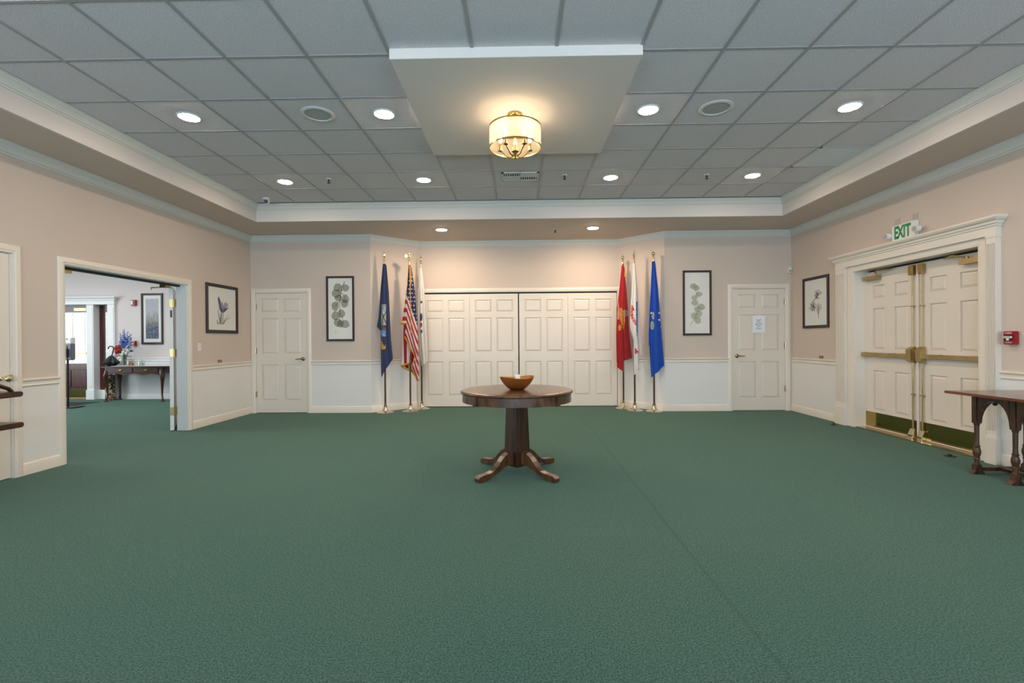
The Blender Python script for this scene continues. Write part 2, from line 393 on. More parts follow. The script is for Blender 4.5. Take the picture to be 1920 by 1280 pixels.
XL, XR, YB, YR, H, ZS = -4.992, 4.384, 4.796, 5.42, 3.3494, 3.09
T2 = .6096
# ------------------------------------------------------------------ wall mappings: (along, out of the wall, up) -> world
def on_back(Y=YB): return lambda a, d, z: (a, Y-d, z)
def on_left(X=XL): return lambda a, d, z: (X+d, a, z)
def on_right(X=XR): return lambda a, d, z: (X-d, a, z)

# ------------------------------------------------------------------ setting: floor
MB().box(-13.2, 5.2, -7.25, 7.15, -.12, 0).build('floor', M['carpet'], kind='structure', origin=(0, 0, 0), label='green cut-pile carpet covering the whole hall floor')
MB().box(-16, 8, 7.16, 24, -.2, -.03).build('trim_1', M['stone'], kind='structure', label='pale paving outside the lobby entrance')

# ------------------------------------------------------------------ setting: walls
wl = MB()
for a in ((-7.15, -.06, 0, 3.6), (-.06, .857, 2.095, 3.6), (.857, 1.362, 0, 3.6), (1.362, 3.208, 2.075, 3.6), (3.208, 7.0, 0, 3.6)):
    wl.box(XL-.158, XL, a[0], a[1], a[2], a[3])
wall_left = wl.build('wall_left', M['wall'], kind='structure', label='beige left wall with the wide lobby opening')
wr = MB()
for a in ((-7.15, 1.415, 0, 3.6), (1.415, 3.25, 2.178, 3.6), (3.25, 5.6, 0, 3.6)): wr.box(XR, XR+.16, a[0], a[1], a[2], a[3])
wall_right = wr.build('wall_right', M['wall'], kind='structure', label='beige right wall around the double exit doors')
wb = MB()
for a in ((XL, -4.915, 0, 3.6), (-4.915, -4.0, 2.107, 3.6), (-4.0, -2.88, 0, 3.6), (2.22, 3.372, 0, 3.6), (3.372, 4.282, 2.107, 3.6), (4.282, XR, 0, 3.6)):
    wb.box(a[0], a[1], YB, YB+.15, a[2], a[3])
wb.prism([(-2.88, YB), (-2.17, YR), (-2.17, YR+.15), (-2.98, YB+.15)], 'z', 0, 3.6)
wb.prism([(2.22, YB), (1.56, YR), (1.56, YR+.15), (2.32, YB+.15)], 'z', 0, 3.6)
for a in ((-2.2, -2.15, 0, 3.6), (-2.15, 1.54, 2.142, 3.6), (1.54, 1.6, 0, 3.6)): wb.box(a[0], a[1], YR, YR+.14, a[2], a[3])
wall_back = wb.build('wall_back', M['wall'], kind='structure', label='beige back wall with its shallow canted recess')
wf = MB(); edges = [-13.2]+[x for w_ in WINDOWS_X for x in w_]+[5.2]
for i in range(0, len(edges), 2): wf.box(edges[i], edges[i+1], -7.2, -7.0, 0, 3.6)
for a, b in WINDOWS_X: wf.box(a, b, -7.2, -7.0, 0, .45); wf.box(a, b, -7.2, -7.0, 2.65, 3.6)
wf.build('wall_front', M['wall'], kind='structure', label='beige wall behind the camera with three windows')
for i, (a, b) in enumerate(WINDOWS_X):
    w_ = struct('window_%d' % (i+1), ((a+b)/2, -7.1, .45), 'white framed hall window behind the camera')
    f = MB(); c = (a+b)/2
    for q in ((a, a+.06, .45, 2.65), (b-.06, b, .45, 2.65), (c-.03, c+.03, .45, 2.65)): f.box(q[0], q[1], -7.13, -7.07, q[2], q[3])
    for z in (.45, 1.52, 2.59): f.box(a, b, -7.125, -7.075, z, z+.06)
    f.build('window_frame', M['lobbytrim'], w_)
    MB().box(a, b, -7.103, -7.097, .45, 2.65).build('pane', M['pane'], w_)
# outer shell: lobby walls, wall added behind the exit doors to block sky light
lw = MB()
for a in ((-13.2, -11.75, 0, 3.6), (-11.75, -9.39, 2.10, 3.6), (-9.39, 5.2, 0, 3.6)): lw.box(a[0], a[1], 6.95, 7.15, a[2], a[3])
wall_lobby = lw.build('wall_lobby', M['lobbywall'], kind='structure', label='pale lobby wall seen through the opening')
MB().box(-13.2, -13.0, -7.0, 6.95, 0, 3.6).build('wall_lobby_side', M['lobbywall'], kind='structure', label='lobby side wall out of view')
MB().box(5.05, 5.2, -7.0, 6.95, 0, 3.6).build('wall_light_block', M['wall'], kind='structure', label='unseen wall added beyond the exit doors to block sky light')

# ------------------------------------------------------------------ setting: wainscot, chair rails, baseboards, crowns
xyz = lambda a, b, h: (a, b, h)
CR = [(0, -.105), (.010, -.105), (.014, -.092), (.026, -.086), (.034, -.066), (.052, -.036), (.064, -.026), (.066, -.016), (.076, -.012), (.076, 0), (0, 0)]
crown = [(o, ZS+z) for o, z in CR]
RAIL = [(0, .838), (.012, .838), (.017, .848), (.012, .858), (.012, .884), (.026, .894), (.028, .906), (.022, .912), (0, .912)]
BASE = [(0, 0), (.016, 0), (.016, .098), (.011, .110), (.006, .116), (0, .118)]
WAINS = [(0, 0), (.004, 0), (.004, .84), (0, .84)]
main = [(XL, -6.99), (XL, YB), (-2.88, YB), (-2.17, YR), (1.56, YR), (2.22, YB), (XR, YB), (XR, -6.99)]
MB().sweep(main, crown, xyz).build('trim_2', M['crown'], kind='structure', smooth=25, label='white crown moulding along the tops of the walls')
segs = {'left': [[(XL, -6.99), (XL, -.135)], [(XL, .925), (XL, 1.292)], [(XL, 3.28), (XL, YB)]],
        'back': [[(-3.928, YB), (-2.88, YB), (-2.215, YR-.04)], [(1.60, YR-.04), (2.22, YB), (3.302, YB)]],
        'right': [[(XR, YB), (XR, 3.565)], [(XR, 1.21), (XR, -6.99)]]}
walls = {'left': wall_left, 'back': wall_back, 'right': wall_right}
for side, ss in segs.items():
    b = MB()
    for s in ss: b.sweep(s, BASE, xyz)
    b.build('baseboard_'+side, M['trim'], kind='structure', smooth=25, label='cream baseboard of the %s wall' % side)
    for s in ss:
        MB().sweep(s, WAINS, xyz).build('wainscot', M['wainscot'], walls[side], label='white painted wainscot below the chair rail')
        MB().sweep(s, RAIL, xyz).build('chair_rail', M['trim'], walls[side], smooth=25, label='cream chair rail')
lob = [[(-9.235, 6.95), (-5.16, 6.95)]]
for s in lob:
    MB().sweep(s, WAINS, xyz).build('wainscot', M['lobbytrim'], wall_lobby, label='white lobby wainscot')
    MB().sweep(s, RAIL, xyz).build('chair_rail', M['lobbytrim'], wall_lobby, smooth=25, label='white lobby chair rail')
    MB().sweep(s, BASE, xyz).build('baseboard_lobby', M['lobbytrim'], kind='structure', smooth=25, label='white baseboard of the lobby wall')

# ------------------------------------------------------------------ setting: ceiling
ceiling = struct('ceiling', (-.3, 0, H), 'suspended tile ceiling in a shallow tray with a lower soffit border')
FX0, FX1, FY1, FY0 = -4.316, 3.69, 3.78, -6.2
MB().box(-13.2, 5.2, -7.2, 7.15, 3.6, 3.7).build('roof_slab', M['plain'], ceiling)
MB().box(-13.1, XL-.158, -7.1, 7.0, 3.05, 3.1).build('lobby_ceiling', M['lobbywall'], ceiling, label='flat lobby ceiling out of view')
sf = MB()
g_ = .03
sf.box(XL-.02, FX0-g_, -7.05, YR+.1, ZS, ZS+.03).box(FX1+g_, XR+.02, -7.05, YR+.1, ZS, ZS+.03).box(FX0-g_, FX1+g_, FY1+g_, YR+.1, ZS, ZS+.03).box(FX0-g_, FX1+g_, -7.05, FY0-g_, ZS, ZS+.03)
sf.build('soffit', M['soffit'], ceiling, label='flat beige soffit border below the tray')
fa = MB()
for x0, x1, y0, y1 in ((FX0-.03, FX0, FY0-.03, FY1+.03), (FX1, FX1+.03, FY0-.03, FY1+.03), (FX0, FX1, FY1, FY1+.03), (FX0, FX1, FY0-.03, FY0)): fa.box(x0, x1, y0, y1, ZS, 3.45)
fa.build('fascia', M['fascia'], ceiling, label='vertical fascia of the tray, coloured paler for the light on it')
tray = [(FX0, FY0), (FX0, FY1), (FX1, FY1), (FX1, FY0)]
MB().sweep(tray, [(o, H+z*.85) for o, z in CR], xyz, closed=True).build('tray_crown', M['crown'], ceiling, smooth=25, label='white crown moulding around the tile tray')
proto = None
for j in range(-5, 6):
    for c in range(0, 13):
        if 4 < c-0 < 8 and 0 <= j < 3: continue
        x, y = (c+.5-7)*T2, (j+.5)*T2
        if c == 12 and j == 3: continue
        if proto is None:
            h = T2/2-.006
            proto = MB().box(x-h, x+h, y-h, y+h, H+.003, H+.02)
            proto = proto.build('ceiling_tile', M['tile'], ceiling, bevel=0)
            me = proto.data
            off = WORLD[ceiling].inverted() @ Vector((x, y, H+.003))
            me.transform(Matrix.Translation(-off)); proto.location = off
        else:
            o = proto.copy(); COL.objects.link(o); o.parent = ceiling; o.location = WORLD[ceiling].inverted() @ Vector((x, y, H+.003)); WORLD[o] = WORLD[ceiling]
MB().box(-4.34, 3.7, -6.22, -5*T2, H+.005, H+.02).build('rear_tile_field', M['tile'], ceiling)
for c in range(1, 13):
    x = (c-7)*T2
    if c in (6, 7): ys = ((-6.2, -.07), (1.73, FY1-.06))
    else: ys = ((-6.2, FY1-.06),)
    for a, b in ys: MB().box(x-.012, x+.012, a, b, H-.003, H+.006).build('grid_bar', M['grid'], ceiling)
for j in range(-5, 7):
    y = j*T2
    for a, b in (((-4.25, -1.207), (.614, 3.63)) if j in (1, 2) else ((-4.25, 3.63),)):
        MB().box(a, b, y-.011, y+.011, H-.002, H+.007).build('grid_bar', M['grid'], ceiling)
MB().box(-1.207, .614, -.07, 1.735, 3.277, H+.01).build('dropped_panel', M['drywall'], ceiling, bevel=.002, label='smooth white drywall panel dropped below the tiles')

# ------------------------------------------------------------------ doors
CASING = [(0, 0), (0, .010), (-.016, .013), (-.022, .018), (-.058, .018), (-.068, .014), (-.073, .008), (-.073, 0)]
def casing(T, a0, a1, zt, parent, mat=None, name='casing'):
    return MB(None).sweep([(a0, 0), (a0, zt), (a1, zt), (a1, 0)], CASING, lambda a, b, h: T(a, h, b)).build(name, mat or M['trim'], parent, smooth=25)
ROWS = ((.217, .845), (1.035, 1.655), (1.765, 2.0))
def six_panel_leaf(T, w, h, parent, cols, rows=ROWS, mat=None, name='leaf', th=.045, z0=.008):
    """slab with recessed fields; each raised panel is a child; T(a, d, z), front face at d = 0"""
    mat = mat or M['door']
    b = MB(T); b.box(0, w, -th, -.018, z0, h)
    zs = [z0]+[z for r in rows for z in r]+[h]
    xs = [0]+[x for c in cols for x in c]+[w]
    for i in range(0, len(xs), 2): b.box(xs[i], xs[i+1], -.018, 0, z0, h)
    for i in range(0, len(zs), 2):
        for c in cols: b.box(c[0], c[1], -.018, 0, zs[i], zs[i+1])
    leaf = b.build(name, mat, parent, origin=T(w/2, 0, 0) if parent is None else None)
    for r in rows:
        for c in cols:
            e, s = .006, .027
            x0, x1, q0, q1 = c[0]+e, c[1]-e, r[0]+e, r[1]-e
            vs = [(x0, -.018, q0), (x1, -.018, q0), (x1, -.018, q1), (x0, -.018, q1), (x0, -.015, q0), (x1, -.015, q0), (x1, -.015, q1), (x0, -.015, q1),
                  (x0+s, -.003, q0+s), (x1-s, -.003, q0+s), (x1-s, -.003, q1-s), (x0+s, -.003, q1-s)]
            fs = [(0, 1, 5, 4), (1, 2, 6, 5), (2, 3, 7, 6), (3, 0, 4, 7), (4, 5, 9, 8), (5, 6, 10, 9), (6, 7, 11, 10), (7, 4, 8, 11), (8, 9, 10, 11), (0, 3, 2, 1)]
            MB(T).add(vs, fs).build('panel', mat, leaf)
    return leaf
def hinge(T, a, z, parent, mat=None, h=.1):
    b = MB(T); b.box(a-.018, a+.018, -.004, .002, z-h/2, z+h/2)
    b.tube([(a, .006, z-h/2-.004), (a, .006, z+h/2+.004)], .006, 8)
    return b.build('hinge', mat or M['chrome'], parent)
def lever(T, a, z, dirn, parent, mat):
    b = MB(T); b.lathe([(.034, 0), (.034, .006), (.026, .014), (.013, .018), (.013, .045), (.016, .055)], n=20, axis='y', c=(a, 0, z))
    b.tube([(a, .05, z), (a+dirn*.02, .058, z+.002), (a+dirn*.06, .058, z-.002), (a+dirn*.10, .055, z-.006), (a+dirn*.118, .05, z-.002)], [.012, .011, .009, .009, .006], 8)
    return b.build('lever_handle', mat, parent, smooth=40)

# door_1: far left, partly in the frame, knob towards the lobby opening
d = struct('door_1', (XL, .4, 0), 'cream door with brass knob at the far left edge'); T = on_left()
casing(T, -.06, .857, 2.09, d)
MB(T).box(-.06, -.05, -.158, -.002, 0, 2.09).box(.847, .857, -.158, -.002, 0, 2.09).box(-.06, .857, -.158, -.002, 2.083, 2.095).build('door_jamb', M['trim'], d)
lf = six_panel_leaf(lambda a, dd, z: T(-.047+a, dd-.014, z), .891, 2.08, d, ((.11, .40), (.49, .78)))
b = MB(T); b.lathe([(.020, -.014), (.020, -.011), (.016, -.008), (.011, -.004), (.011, .022), (.026, .032), (.033, .052), (.032, .064), (.022, .074), (.006, .078)], n=20, axis='y', c=(.765, 0, .93))
b.build('door_knob', M['brightbrass'], d, smooth=40, label='bright brass knob')
MB(T).box(.838, .850, -.02, .0, .90, .96).build('strike_plate', M['brass'], d)
# door_2: back wall left
d = struct('door_2', (-4.457, YB, 0), 'cream six-panel door in the left corner of the back wall'); T = on_back()
casing(T, -4.915, -4.0, 2.105, d)
MB(T).box(-4.915, -4.906, -.15, 0, 0, 2.105).box(-4.009, -4.0, -.15, 0, 0, 2.105).box(-4.915, -4.0, -.15, 0, 2.098, 2.107).build('door_jamb', M['trim'], d)
lf = six_panel_leaf(lambda a, dd, z: T(-4.903+a, dd-.008, z), .890, 2.094, d, ((.10, .395), (.495, .79)))
for z in (.33, 1.09, 1.86): hinge(T, -4.908, z, d)
lever(lambda a, dd, z: T(a, dd-.008, z), -4.075, .945, -1, d, M['brass'])
# door_3: back wall right
d = struct('door_3', (3.827, YB, 0), 'cream six-panel door with a paper notice at the right of the back wall')
casing(T, 3.372, 4.282, 2.105, d)
MB(T).box(3.372, 3.381, -.15, 0, 0, 2.105).box(4.273, 4.282, -.15, 0, 0, 2.105).box(3.372, 4.282, -.15, 0, 2.098, 2.107).build('door_jamb', M['trim'], d)
lf = six_panel_leaf(lambda a, dd, z: T(3.384+a, dd-.008, z), .886, 2.094, d, ((.095, .39), (.49, .785)))
for z in (.38, 1.12, 1.87): hinge(T, 4.276, z, d)
lever(lambda a, dd, z: T(a, dd-.008, z), 3.455, .945, 1, d, M['brass'])
# door_4: four-leaf bifold in the recess
d = struct('door_4', (-.305, YR, 0), 'cream four-leaf folding door across the back recess'); T = on_back(YR)
casing(T, -2.15, 1.54, 2.142, d)
MB(T).box(-2.15, -2.14, -.14, 0, 0, 2.14).box(1.53, 1.54, -.14, 0, 0, 2.14).build('door_jamb', M['trim'], d)
MB(T).box(-2.14, 1.53, -.06, -.035, 2.118, 2.14).build('track', M['darkgrey'], d, label='dark overhead track')
for i, x in enumerate((-2.130, -1.221, -.294, .615)):
    six_panel_leaf(lambda a, dd, z, x=x: T(x+a, dd-.016, z), .906, 2.112, d, ((.105, .41), (.507, .81)), name='leaf', th=.035, z0=.012, rows=((.215, .85), (1.03, 1.665), (1.775, 2.0)))
for x in (-1.255, .632):
    MB(T).box(x-.010, x+.010, -.018, -.006, .90, .985).build('finger_pull', M['white'], d)
# door_5: double exit doors in the right wall
d = struct('door_5', (4.52, 2.333, 0), 'cream double exit doors with brass panic bars in the right wall'); TR = on_right()
XD = 4.52; TD = on_right(XD)
MB().box(XR, XD+.06, 3.235, 3.252, 0, 2.178).box(XR, XD+.06, 1.413, 1.43, 0, 2.178).box(XR, XD+.06, 1.413, 3.252, 2.16, 2.18).build('door_jamb', M['trim'], d)
MB(TR).sweep([(1.41, 0), (1.41, 2.172), (3.255, 2.172), (3.255, 0)], [(.012, 0), (.012, .020), (-.012, .024), (-.072, .024), (-.078, .018), (-.105, .018), (-.11, 0)], lambda a, b_, h: (a, h, b_)).build('casing', M['trim'], d)
def pilaster(T, a0, a1, parent, mat, zt=2.215, zp=.255, depth=.055, flutes=6):
    b = MB(T); b.box(a0-.012, a1+.012, 0, depth+.015, 0, zp); b.box(a0-.008, a1+.008, 0, depth+.008, zp, zp+.02)
    b.box(a0, a1, 0, depth-.012, zp+.02, zt); b.box(a0, a1, depth-.012, depth, zp+.02, zp+.07); b.box(a0, a1, depth-.012, depth, zt-.06, zt)
    n = flutes; w = (a1-a0)/(2*n+1)
    for i in range(n+1): b.box(a0+2*i*w, a0+(2*i+1)*w, depth-.012, depth, zp+.07, zt-.06)
    b.box(a0-.006, a1+.006, 0, depth+.006, zt, zt+.022)
    return b.build('pilaster', mat, parent)
pilaster(TR, 3.368, 3.56, d, M['trim']); pilaster(TR, 1.208, 1.30, d, M['trim'])
def entablature(T, a0, a1, z0, parent, mat, hf=.085):
    b = MB(T); b.box(a0, a1, 0, .055, z0, z0+hf)
    pr = [(.055, z0+hf-.002), (.065, z0+hf), (.068, z0+hf+.016), (.08, z0+hf+.024), (.084, z0+hf+.044), (.105, z0+hf+.058), (.118, z0+hf+.076), (.118, z0+hf+.094), (.0, z0+hf+.094), (0, z0+hf-.002)]
    sw = MB().sweep([(a1+0, 0), (a0, 0)], [(0, 0)], xyz) if False else None
    for i in range(len(pr)-3):
        p, q = pr[i], pr[i+1]
        vs = [(a0-p[0]+.055, p[0], p[1]), (a1+p[0]-.055, p[0], p[1]), (a1+q[0]-.055, q[0], q[1]), (a0-q[0]+.055, q[0], q[1]),
              (a0-p[0]+.055, 0, p[1]), (a1+p[0]-.055, 0, p[1]), (a1+q[0]-.055, 0, q[1]), (a0-q[0]+.055, 0, q[1])]
        b.add(vs, [(0, 1, 2, 3), (7, 6, 5, 4), (0, 4, 5, 1), (1, 5, 6, 2), (2, 6, 7, 3), (3, 7, 4, 0)])
    return b.build('entablature', mat, parent)
entablature(TR, 1.205, 3.565, 2.236, d, M['trim'])
EXROWS = ((.262, .80), (1.085, 1.635), (1.772, 1.945))
def exit_leaf(T, label):
    """leaf, hinge side at a = 0; T(a, d, z)"""
    lf = six_panel_leaf(T, .899, 2.135, d, ((.155, .36), (.525, .745)), EXROWS, name='leaf', z0=.016)
    lf['label'] = label
    MB(T).box(.012, .888, 0, .003, .03, .232).build('kick_plate', M['kick'], lf)
    # panic bar with its centre case and vertical rods
    b = MB(T); b.box(.012, .83, .02, .055, .988, 1.04); b.box(.012, .05, 0, .06, .984, 1.044)
    b.box(.55, .575, .018, .058, .985, 1.043)
    b.build('panic_bar', M['antique'], lf, bevel=.003, label='antique brass push bar')
    b = MB(T); b.box(.795, .87, 0, .04, .935, 1.125)
    b.prism([(.005, .93), (.075, .955), (.085, 1.09), (.03, 1.13), (.005, 1.13)], 'x', .797, .868)
    b.build('latch_case', M['antique'], lf, bevel=.005)
    b = MB(T); b.tube([(.832, .02, 1.12), (.832, .02, 2.03)], .0085, 8); b.tube([(.832, .02, .12), (.832, .02, .94)], .0085, 8)
    for z in (.55, 1.62): b.box(.812, .852, 0, .033, z-.007, z+.007)
    b.build('vertical_rod', M['antique'], lf, smooth=40)
    MB(T).box(.797, .867, 0, .052, 2.0, 2.118).build('top_latch', M['brass'], lf, bevel=.008)
    MB(T).prism([(0, .012), (.06, .012), (.062, .06), (.03, .13), (0, .13)], 'x', .797, .867).build('bottom_latch', M['brightbrass'], lf, bevel=.005)
    b = MB(T); b.box(.05, .31, .005, .062, 2.02, 2.075)
    b.lathe([(.018, 2.075), (.018, 2.10)], c=(.24, .035, 0), n=12)
    b.tube([(.24, .035, 2.10), (.36, .20-.10, 2.125), (.52, .03, 2.125)], .010, 6)
    b.build('door_closer', M['antique'], lf, bevel=.002, label='antique brass overhead closer with folding arm')
exit_leaf(lambda a, dd, z: TD(3.234-a, dd, z), 'left leaf of the exit pair')
exit_leaf(lambda a, dd, z: TD(1.432+a, dd, z), 'right leaf of the exit pair')
MB().box(XR+.0, XD+.1, 1.43, 3.235, 0, .012).build('threshold', M['chrome'], d)
MB().box(4.50, 4.515, 2.322, 2.344, .02, 2.13).build('astragal', M['trim'], d)
# door_6: the pair opened into the lobby from the wide left opening
d = struct('door_6', (XL-.158, 2.285, 0), 'wide lobby opening with its white double doors folded back'); T = on_left()
casing(T, 1.362, 3.208, 2.068, d)
MB().box(XL-.16, XL-.001, 3.195, 3.21, 0, 2.07).box(XL-.16, XL-.001, 1.36, 1.375, 0, 2.07).box(XL-.16, XL-.001, 1.36, 3.21, 2.058, 2.077).build('door_jamb', M['lobbytrim'], d)
MB().box(XL-.158, XL-.10, 1.372, 3.198, 2.035, 2.059).build('header_stop', M['darkgrey'], d, label='dark stop strip under the opening head')
def open_leaf(hx, hy, ang, w):
    ca, sa = cos(ang), sin(ang)
    T = lambda a, dd, z: (hx+ca*a-sa*dd, hy+sa*a+ca*dd, z)
    return T, six_panel_leaf(T, w, 2.03, d, ((.12, .40), (.50, .78)), mat=M['lobbytrim'], name='leaf', th=.045, z0=.012)
A1 = math.atan2(.835, -.55)
TL, lf = open_leaf(-5.205, 3.132, A1, .9)
for z in (.28, 1.10, 1.80):
    b = MB(); b.tube([(-5.158, 3.160, z-.058), (-5.158, 3.160, z+.058)], .008, 8)
    b2 = MB(TL); b2.box(-.004, -.001, -.043, -.003, z-.055, z+.055); n_ = len(b.v); b.v += b2.v; b.f += [tuple(i+n_ for i in q) for q in b2.f]
    b.prism([(-5.157, 3.165), (-5.150, 3.194), (-5.146, 3.193), (-5.153, 3.164)], 'z', z-.055, z+.055)
    b.build('hinge', M['brass'], d)
MB(TL).box(-.003, -.001, -.035, -.012, 1.60, 1.70).build('edge_label', M['charcoal'], lf, label='small dark label on the leaf edge')
TL2, lf2 = open_leaf(-5.176, 1.335, -math.atan2(.835, -.55), .9)
for hy, s in ((3.02, 1), (1.50, -1)):
    b = MB(); b.box(XL-.20, XL-.12, hy-.03*s-.05, hy-.03*s+.05, 2.0, 2.04)
    b.tube([(XL-.16, hy-.03, 2.01), (XL-.30, hy-.10*s, 1.995), (XL-.40, hy+.03*s, 1.985)], .009, 6)
    b.build('closer_arm', M['brass'], d, label='brass closer shoe and arm under the opening head')

# ------------------------------------------------------------------ lobby entrance
d = struct('door_7', (-10.6, 7.05, 0), 'mahogany and glass entrance door of the lobby with white surround'); TB = on_back(6.95)
def pil_plain(a0, a1, y0, y1, parent):
    b = MB(); b.box(a0, a1, y0, y1, .2, 2.10); b.box(a0-.012, a1+.012, y0-.015, y1, 0, .21); b.box(a0+.02, a1-.02, y0-.006, y0, .27, 2.03)
    return b.build('pilaster', M['lobbytrim'], parent)
pil_plain(-9.88, -9.724, 6.93, 7.1, d); pil_plain(-9.392, -9.235, 6.91, 6.949, d); pil_plain(-11.9, -11.75, 6.91, 6.949, d); pil_plain(-11.42, -11.27, 6.93, 7.1, d)
entablature(TB, -11.92, -9.225, 2.10, d, M['lobbytrim'], hf=.075)
MB().box(-11.75, -9.38, 7.11, 7.14, 2.08, 2.12).build('head_jamb', M['lobbytrim'], d)
MB().box(-9.724, -9.392, 7.01, 7.10, 0, .20).build('sidelight_base', M['lobbytrim'], d)
def glazed(name, x0, x1, st, parent, z_lo, z_hi, bars, knob=None):
    y0, y1 = 7.085, 7.13
    b = MB(); b.box(x0, x0+st, y0, y1, .03, 2.085); b.box(x1-st, x1, y0, y1, .03, 2.085)
    b.box(x0+st, x1-st, y0, y1, z_hi, 2.085); b.box(x0+st, x1-st, y0, y1, .03, .22); b.box(x0+st, x1-st, y0, y1, z_lo-.10, z_lo)
    lf = b.build(name, M['mahog'], parent)
    m = MB(); c = (x0+x1)/2
    m.box(x0+st, x1-st, y0+.012, y1-.012, .22, z_lo-.10).build('lower_panel', M['mahog'], lf)
    for q in (((x0+st+.03, c-.025), (c+.025, x1-st-.03)) if x1-x0 > .5 else ((x0+st+.02, x1-st-.02),)):
        MB().box(q[0], q[1], y0+.002, y0+.014, .26, z_lo-.14).build('raised_panel', M['mahog'], lf, bevel=.008)
    MB().box(x0+st, x1-st, y0+.018, y0+.024, z_lo, z_hi).build('pane', M['pane'], lf)
    cm = MB()
    for x in bars: cm.box(x-.005, x+.005, y0+.012, y0+.03, z_lo, z_hi)
    for z in (z_lo+.10, z_lo+.27, z_hi-.12): cm.box(x0+st, x1-st, y0+.012, y0+.03, z-.005, z+.005)
    cm.build('came', M['chrome'], lf, label='leaded strips of the glazing')
    return lf
lf = glazed('leaf', -10.86, -9.87, .13, d, .79, 1.94, (-10.64, -10.36, -10.08)); lf['label'] = 'mahogany entrance leaf with leaded glass'
MB().box(-10.84, -9.89, 7.078, 7.086, .04, .20).build('kick_plate', M['kick'], lf)
MB().box(-10.72, -9.99, 7.035, 7.06, 1.0, 1.035).build('push_bar', M['antique'], lf)
MB().box(-10.25, -9.98, 7.03, 7.085, 1.97, 2.03).build('door_closer', M['brass'], lf)
glazed('leaf', -11.27, -10.86, .1, d, .79, 1.94, (-11.06,))
lf = glazed('sidelight', -9.724, -9.36, .10, d, .79, 1.94, (-9.58, -9.50)); lf['label'] = 'narrow mahogany sidelight beside the entrance door'
glazed('sidelight', -11.75, -11.42, .08, d, .79, 1.94, (-11.58,))
MB().box(-11.75, -9.39, 7.02, 7.16, 0, .028).build('threshold', M['antique'], d)

# ------------------------------------------------------------------ lamps, ceiling fixtures
def can_light(x, y, z, label, group, lens):
    t = thing('recessed_light', label, 'light', (x, y, z), 0, group)
    MB().lathe([(.104, z), (.104, z-.004), (.096, z-.009), (.088, z-.009), (.086, z-.002), (.084, z)], c=(x, y, 0), n=32).build('trim_ring', M['white'], t, smooth=40)
    MB().lathe([(.0855, z-.002), (.084, z-.008), (.072, z-.0125), (.045, z-.016), (.012, z-.017)], c=(x, y, 0), n=28).build('lens', lens, t, smooth=60, label='lit domed frosted lens')
    return t
CX = (-3.353, -1.524, .914, 2.743)
where = ('in the row beyond the chandelier, %s', 'in the row level with the chandelier, %s')
pos = ('the left outer one by the tray edge', 'the one left of the dropped panel', 'the one right of the dropped panel', 'the right outer one by the tray edge')
posb = ('the left outer one near the camera', 'the one left of the air register', 'the one right of the air register', 'the right outer one near the return grille')
for i, x in enumerate(CX):
    can_light(x, 2.743, H+.003, 'round recessed downlight in the far tile row, %s' % ('nearest the ceiling camera', 'left of the slotted air register', 'right of the slotted air register', 'just beyond the square return grille')[i], 'recessed downlights in the tile tray', M['lens'])
    can_light(x, .914, H+.003, 'round recessed downlight in the nearer tile row, %s' % ('close to the left tray edge', 'beside the left side of the dropped panel', 'beside the right side of the dropped panel', 'close to the right tray edge')[i], 'recessed downlights in the tile tray', M['lens'])
    can_light(x, -.914, H+.003, 'recessed downlight over the near floor just above the top of the view, %s' % ('far left one', 'left of centre', 'right of centre', 'far right one')[i], 'downlights above the view', M['lens'])
can_light(-1.572, 4.43, ZS, 'small recessed downlight in the low soffit by the left flags', 'soffit downlights before the recess', M['softlens'])
can_light(.938, 4.43, ZS, 'small recessed downlight in the low soffit by the right flags', 'soffit downlights before the recess', M['softlens'])

def speaker(x, y, label):
    t = thing('ceiling_speaker', label, 'speaker', (x, y, H), 0, 'round ceiling speakers'); z = H+.003
    MB().lathe([(.150, z), (.150, z-.005), (.138, z-.011), (.120, z-.011), (.116, z-.004)], c=(x, y, 0), n=40).build('rim', M['vent'], t, smooth=40)
    MB().lathe([(.119, z), (.119, z-.004), (.06, z-.006), (.02, z-.007)], c=(x, y, 0), n=40).build('grille', M['mesh'], t, smooth=40, label='grey perforated grille')
speaker(-2.134, .90, 'round white ceiling speaker in the tiles left of the dropped panel')
speaker(1.524, .90, 'round white ceiling speaker in the tiles right of the dropped panel')

def sprinkler(x, y, z, label):
    t = thing('sprinkler_head', label, 'sprinkler', (x, y, z), 0, 'ceiling sprinkler heads')
    MB().lathe([(.035, z), (.035, z-.004), (.022, z-.010), (.012, z-.010)], c=(x, y, 0), n=20).build('escutcheon', M['white'], t, smooth=40)
    b = MB(); b.lathe([(.010, z-.008), (.011, z-.028), (.007, z-.032)], c=(x, y, 0), n=10)
    for s in (-1, 1): b.tube([(x+.010*s, y, z-.026), (x+.015*s, y, z-.04), (x+.003*s, y, z-.055)], .0032, 6)
    b.lathe([(.004, z-.030), (.004, z-.054)], c=(x, y, 0), n=8)
    b.build('body', M['darkgrey'], t, label='dark metal sprinkler body')
    MB().lathe([(.020, z-.056), (.021, z-.054), (.006, z-.052)], c=(x, y, 0), n=12, flute=.15, nf=6).build('deflector', M['darkgrey'], t)
sprinkler(-2.743, 2.66, H+.003, 'dark sprinkler head in the tiles beside the left far downlights')
sprinkler(.305, 2.63, H+.003, 'dark sprinkler head in the tile right of the slotted air register')
sprinkler(2.134, 2.69, H+.003, 'dark sprinkler head in the tiles between the two right far downlights')
sprinkler(.321, 4.50, ZS, 'dark sprinkler head in the low soffit above the folding door')

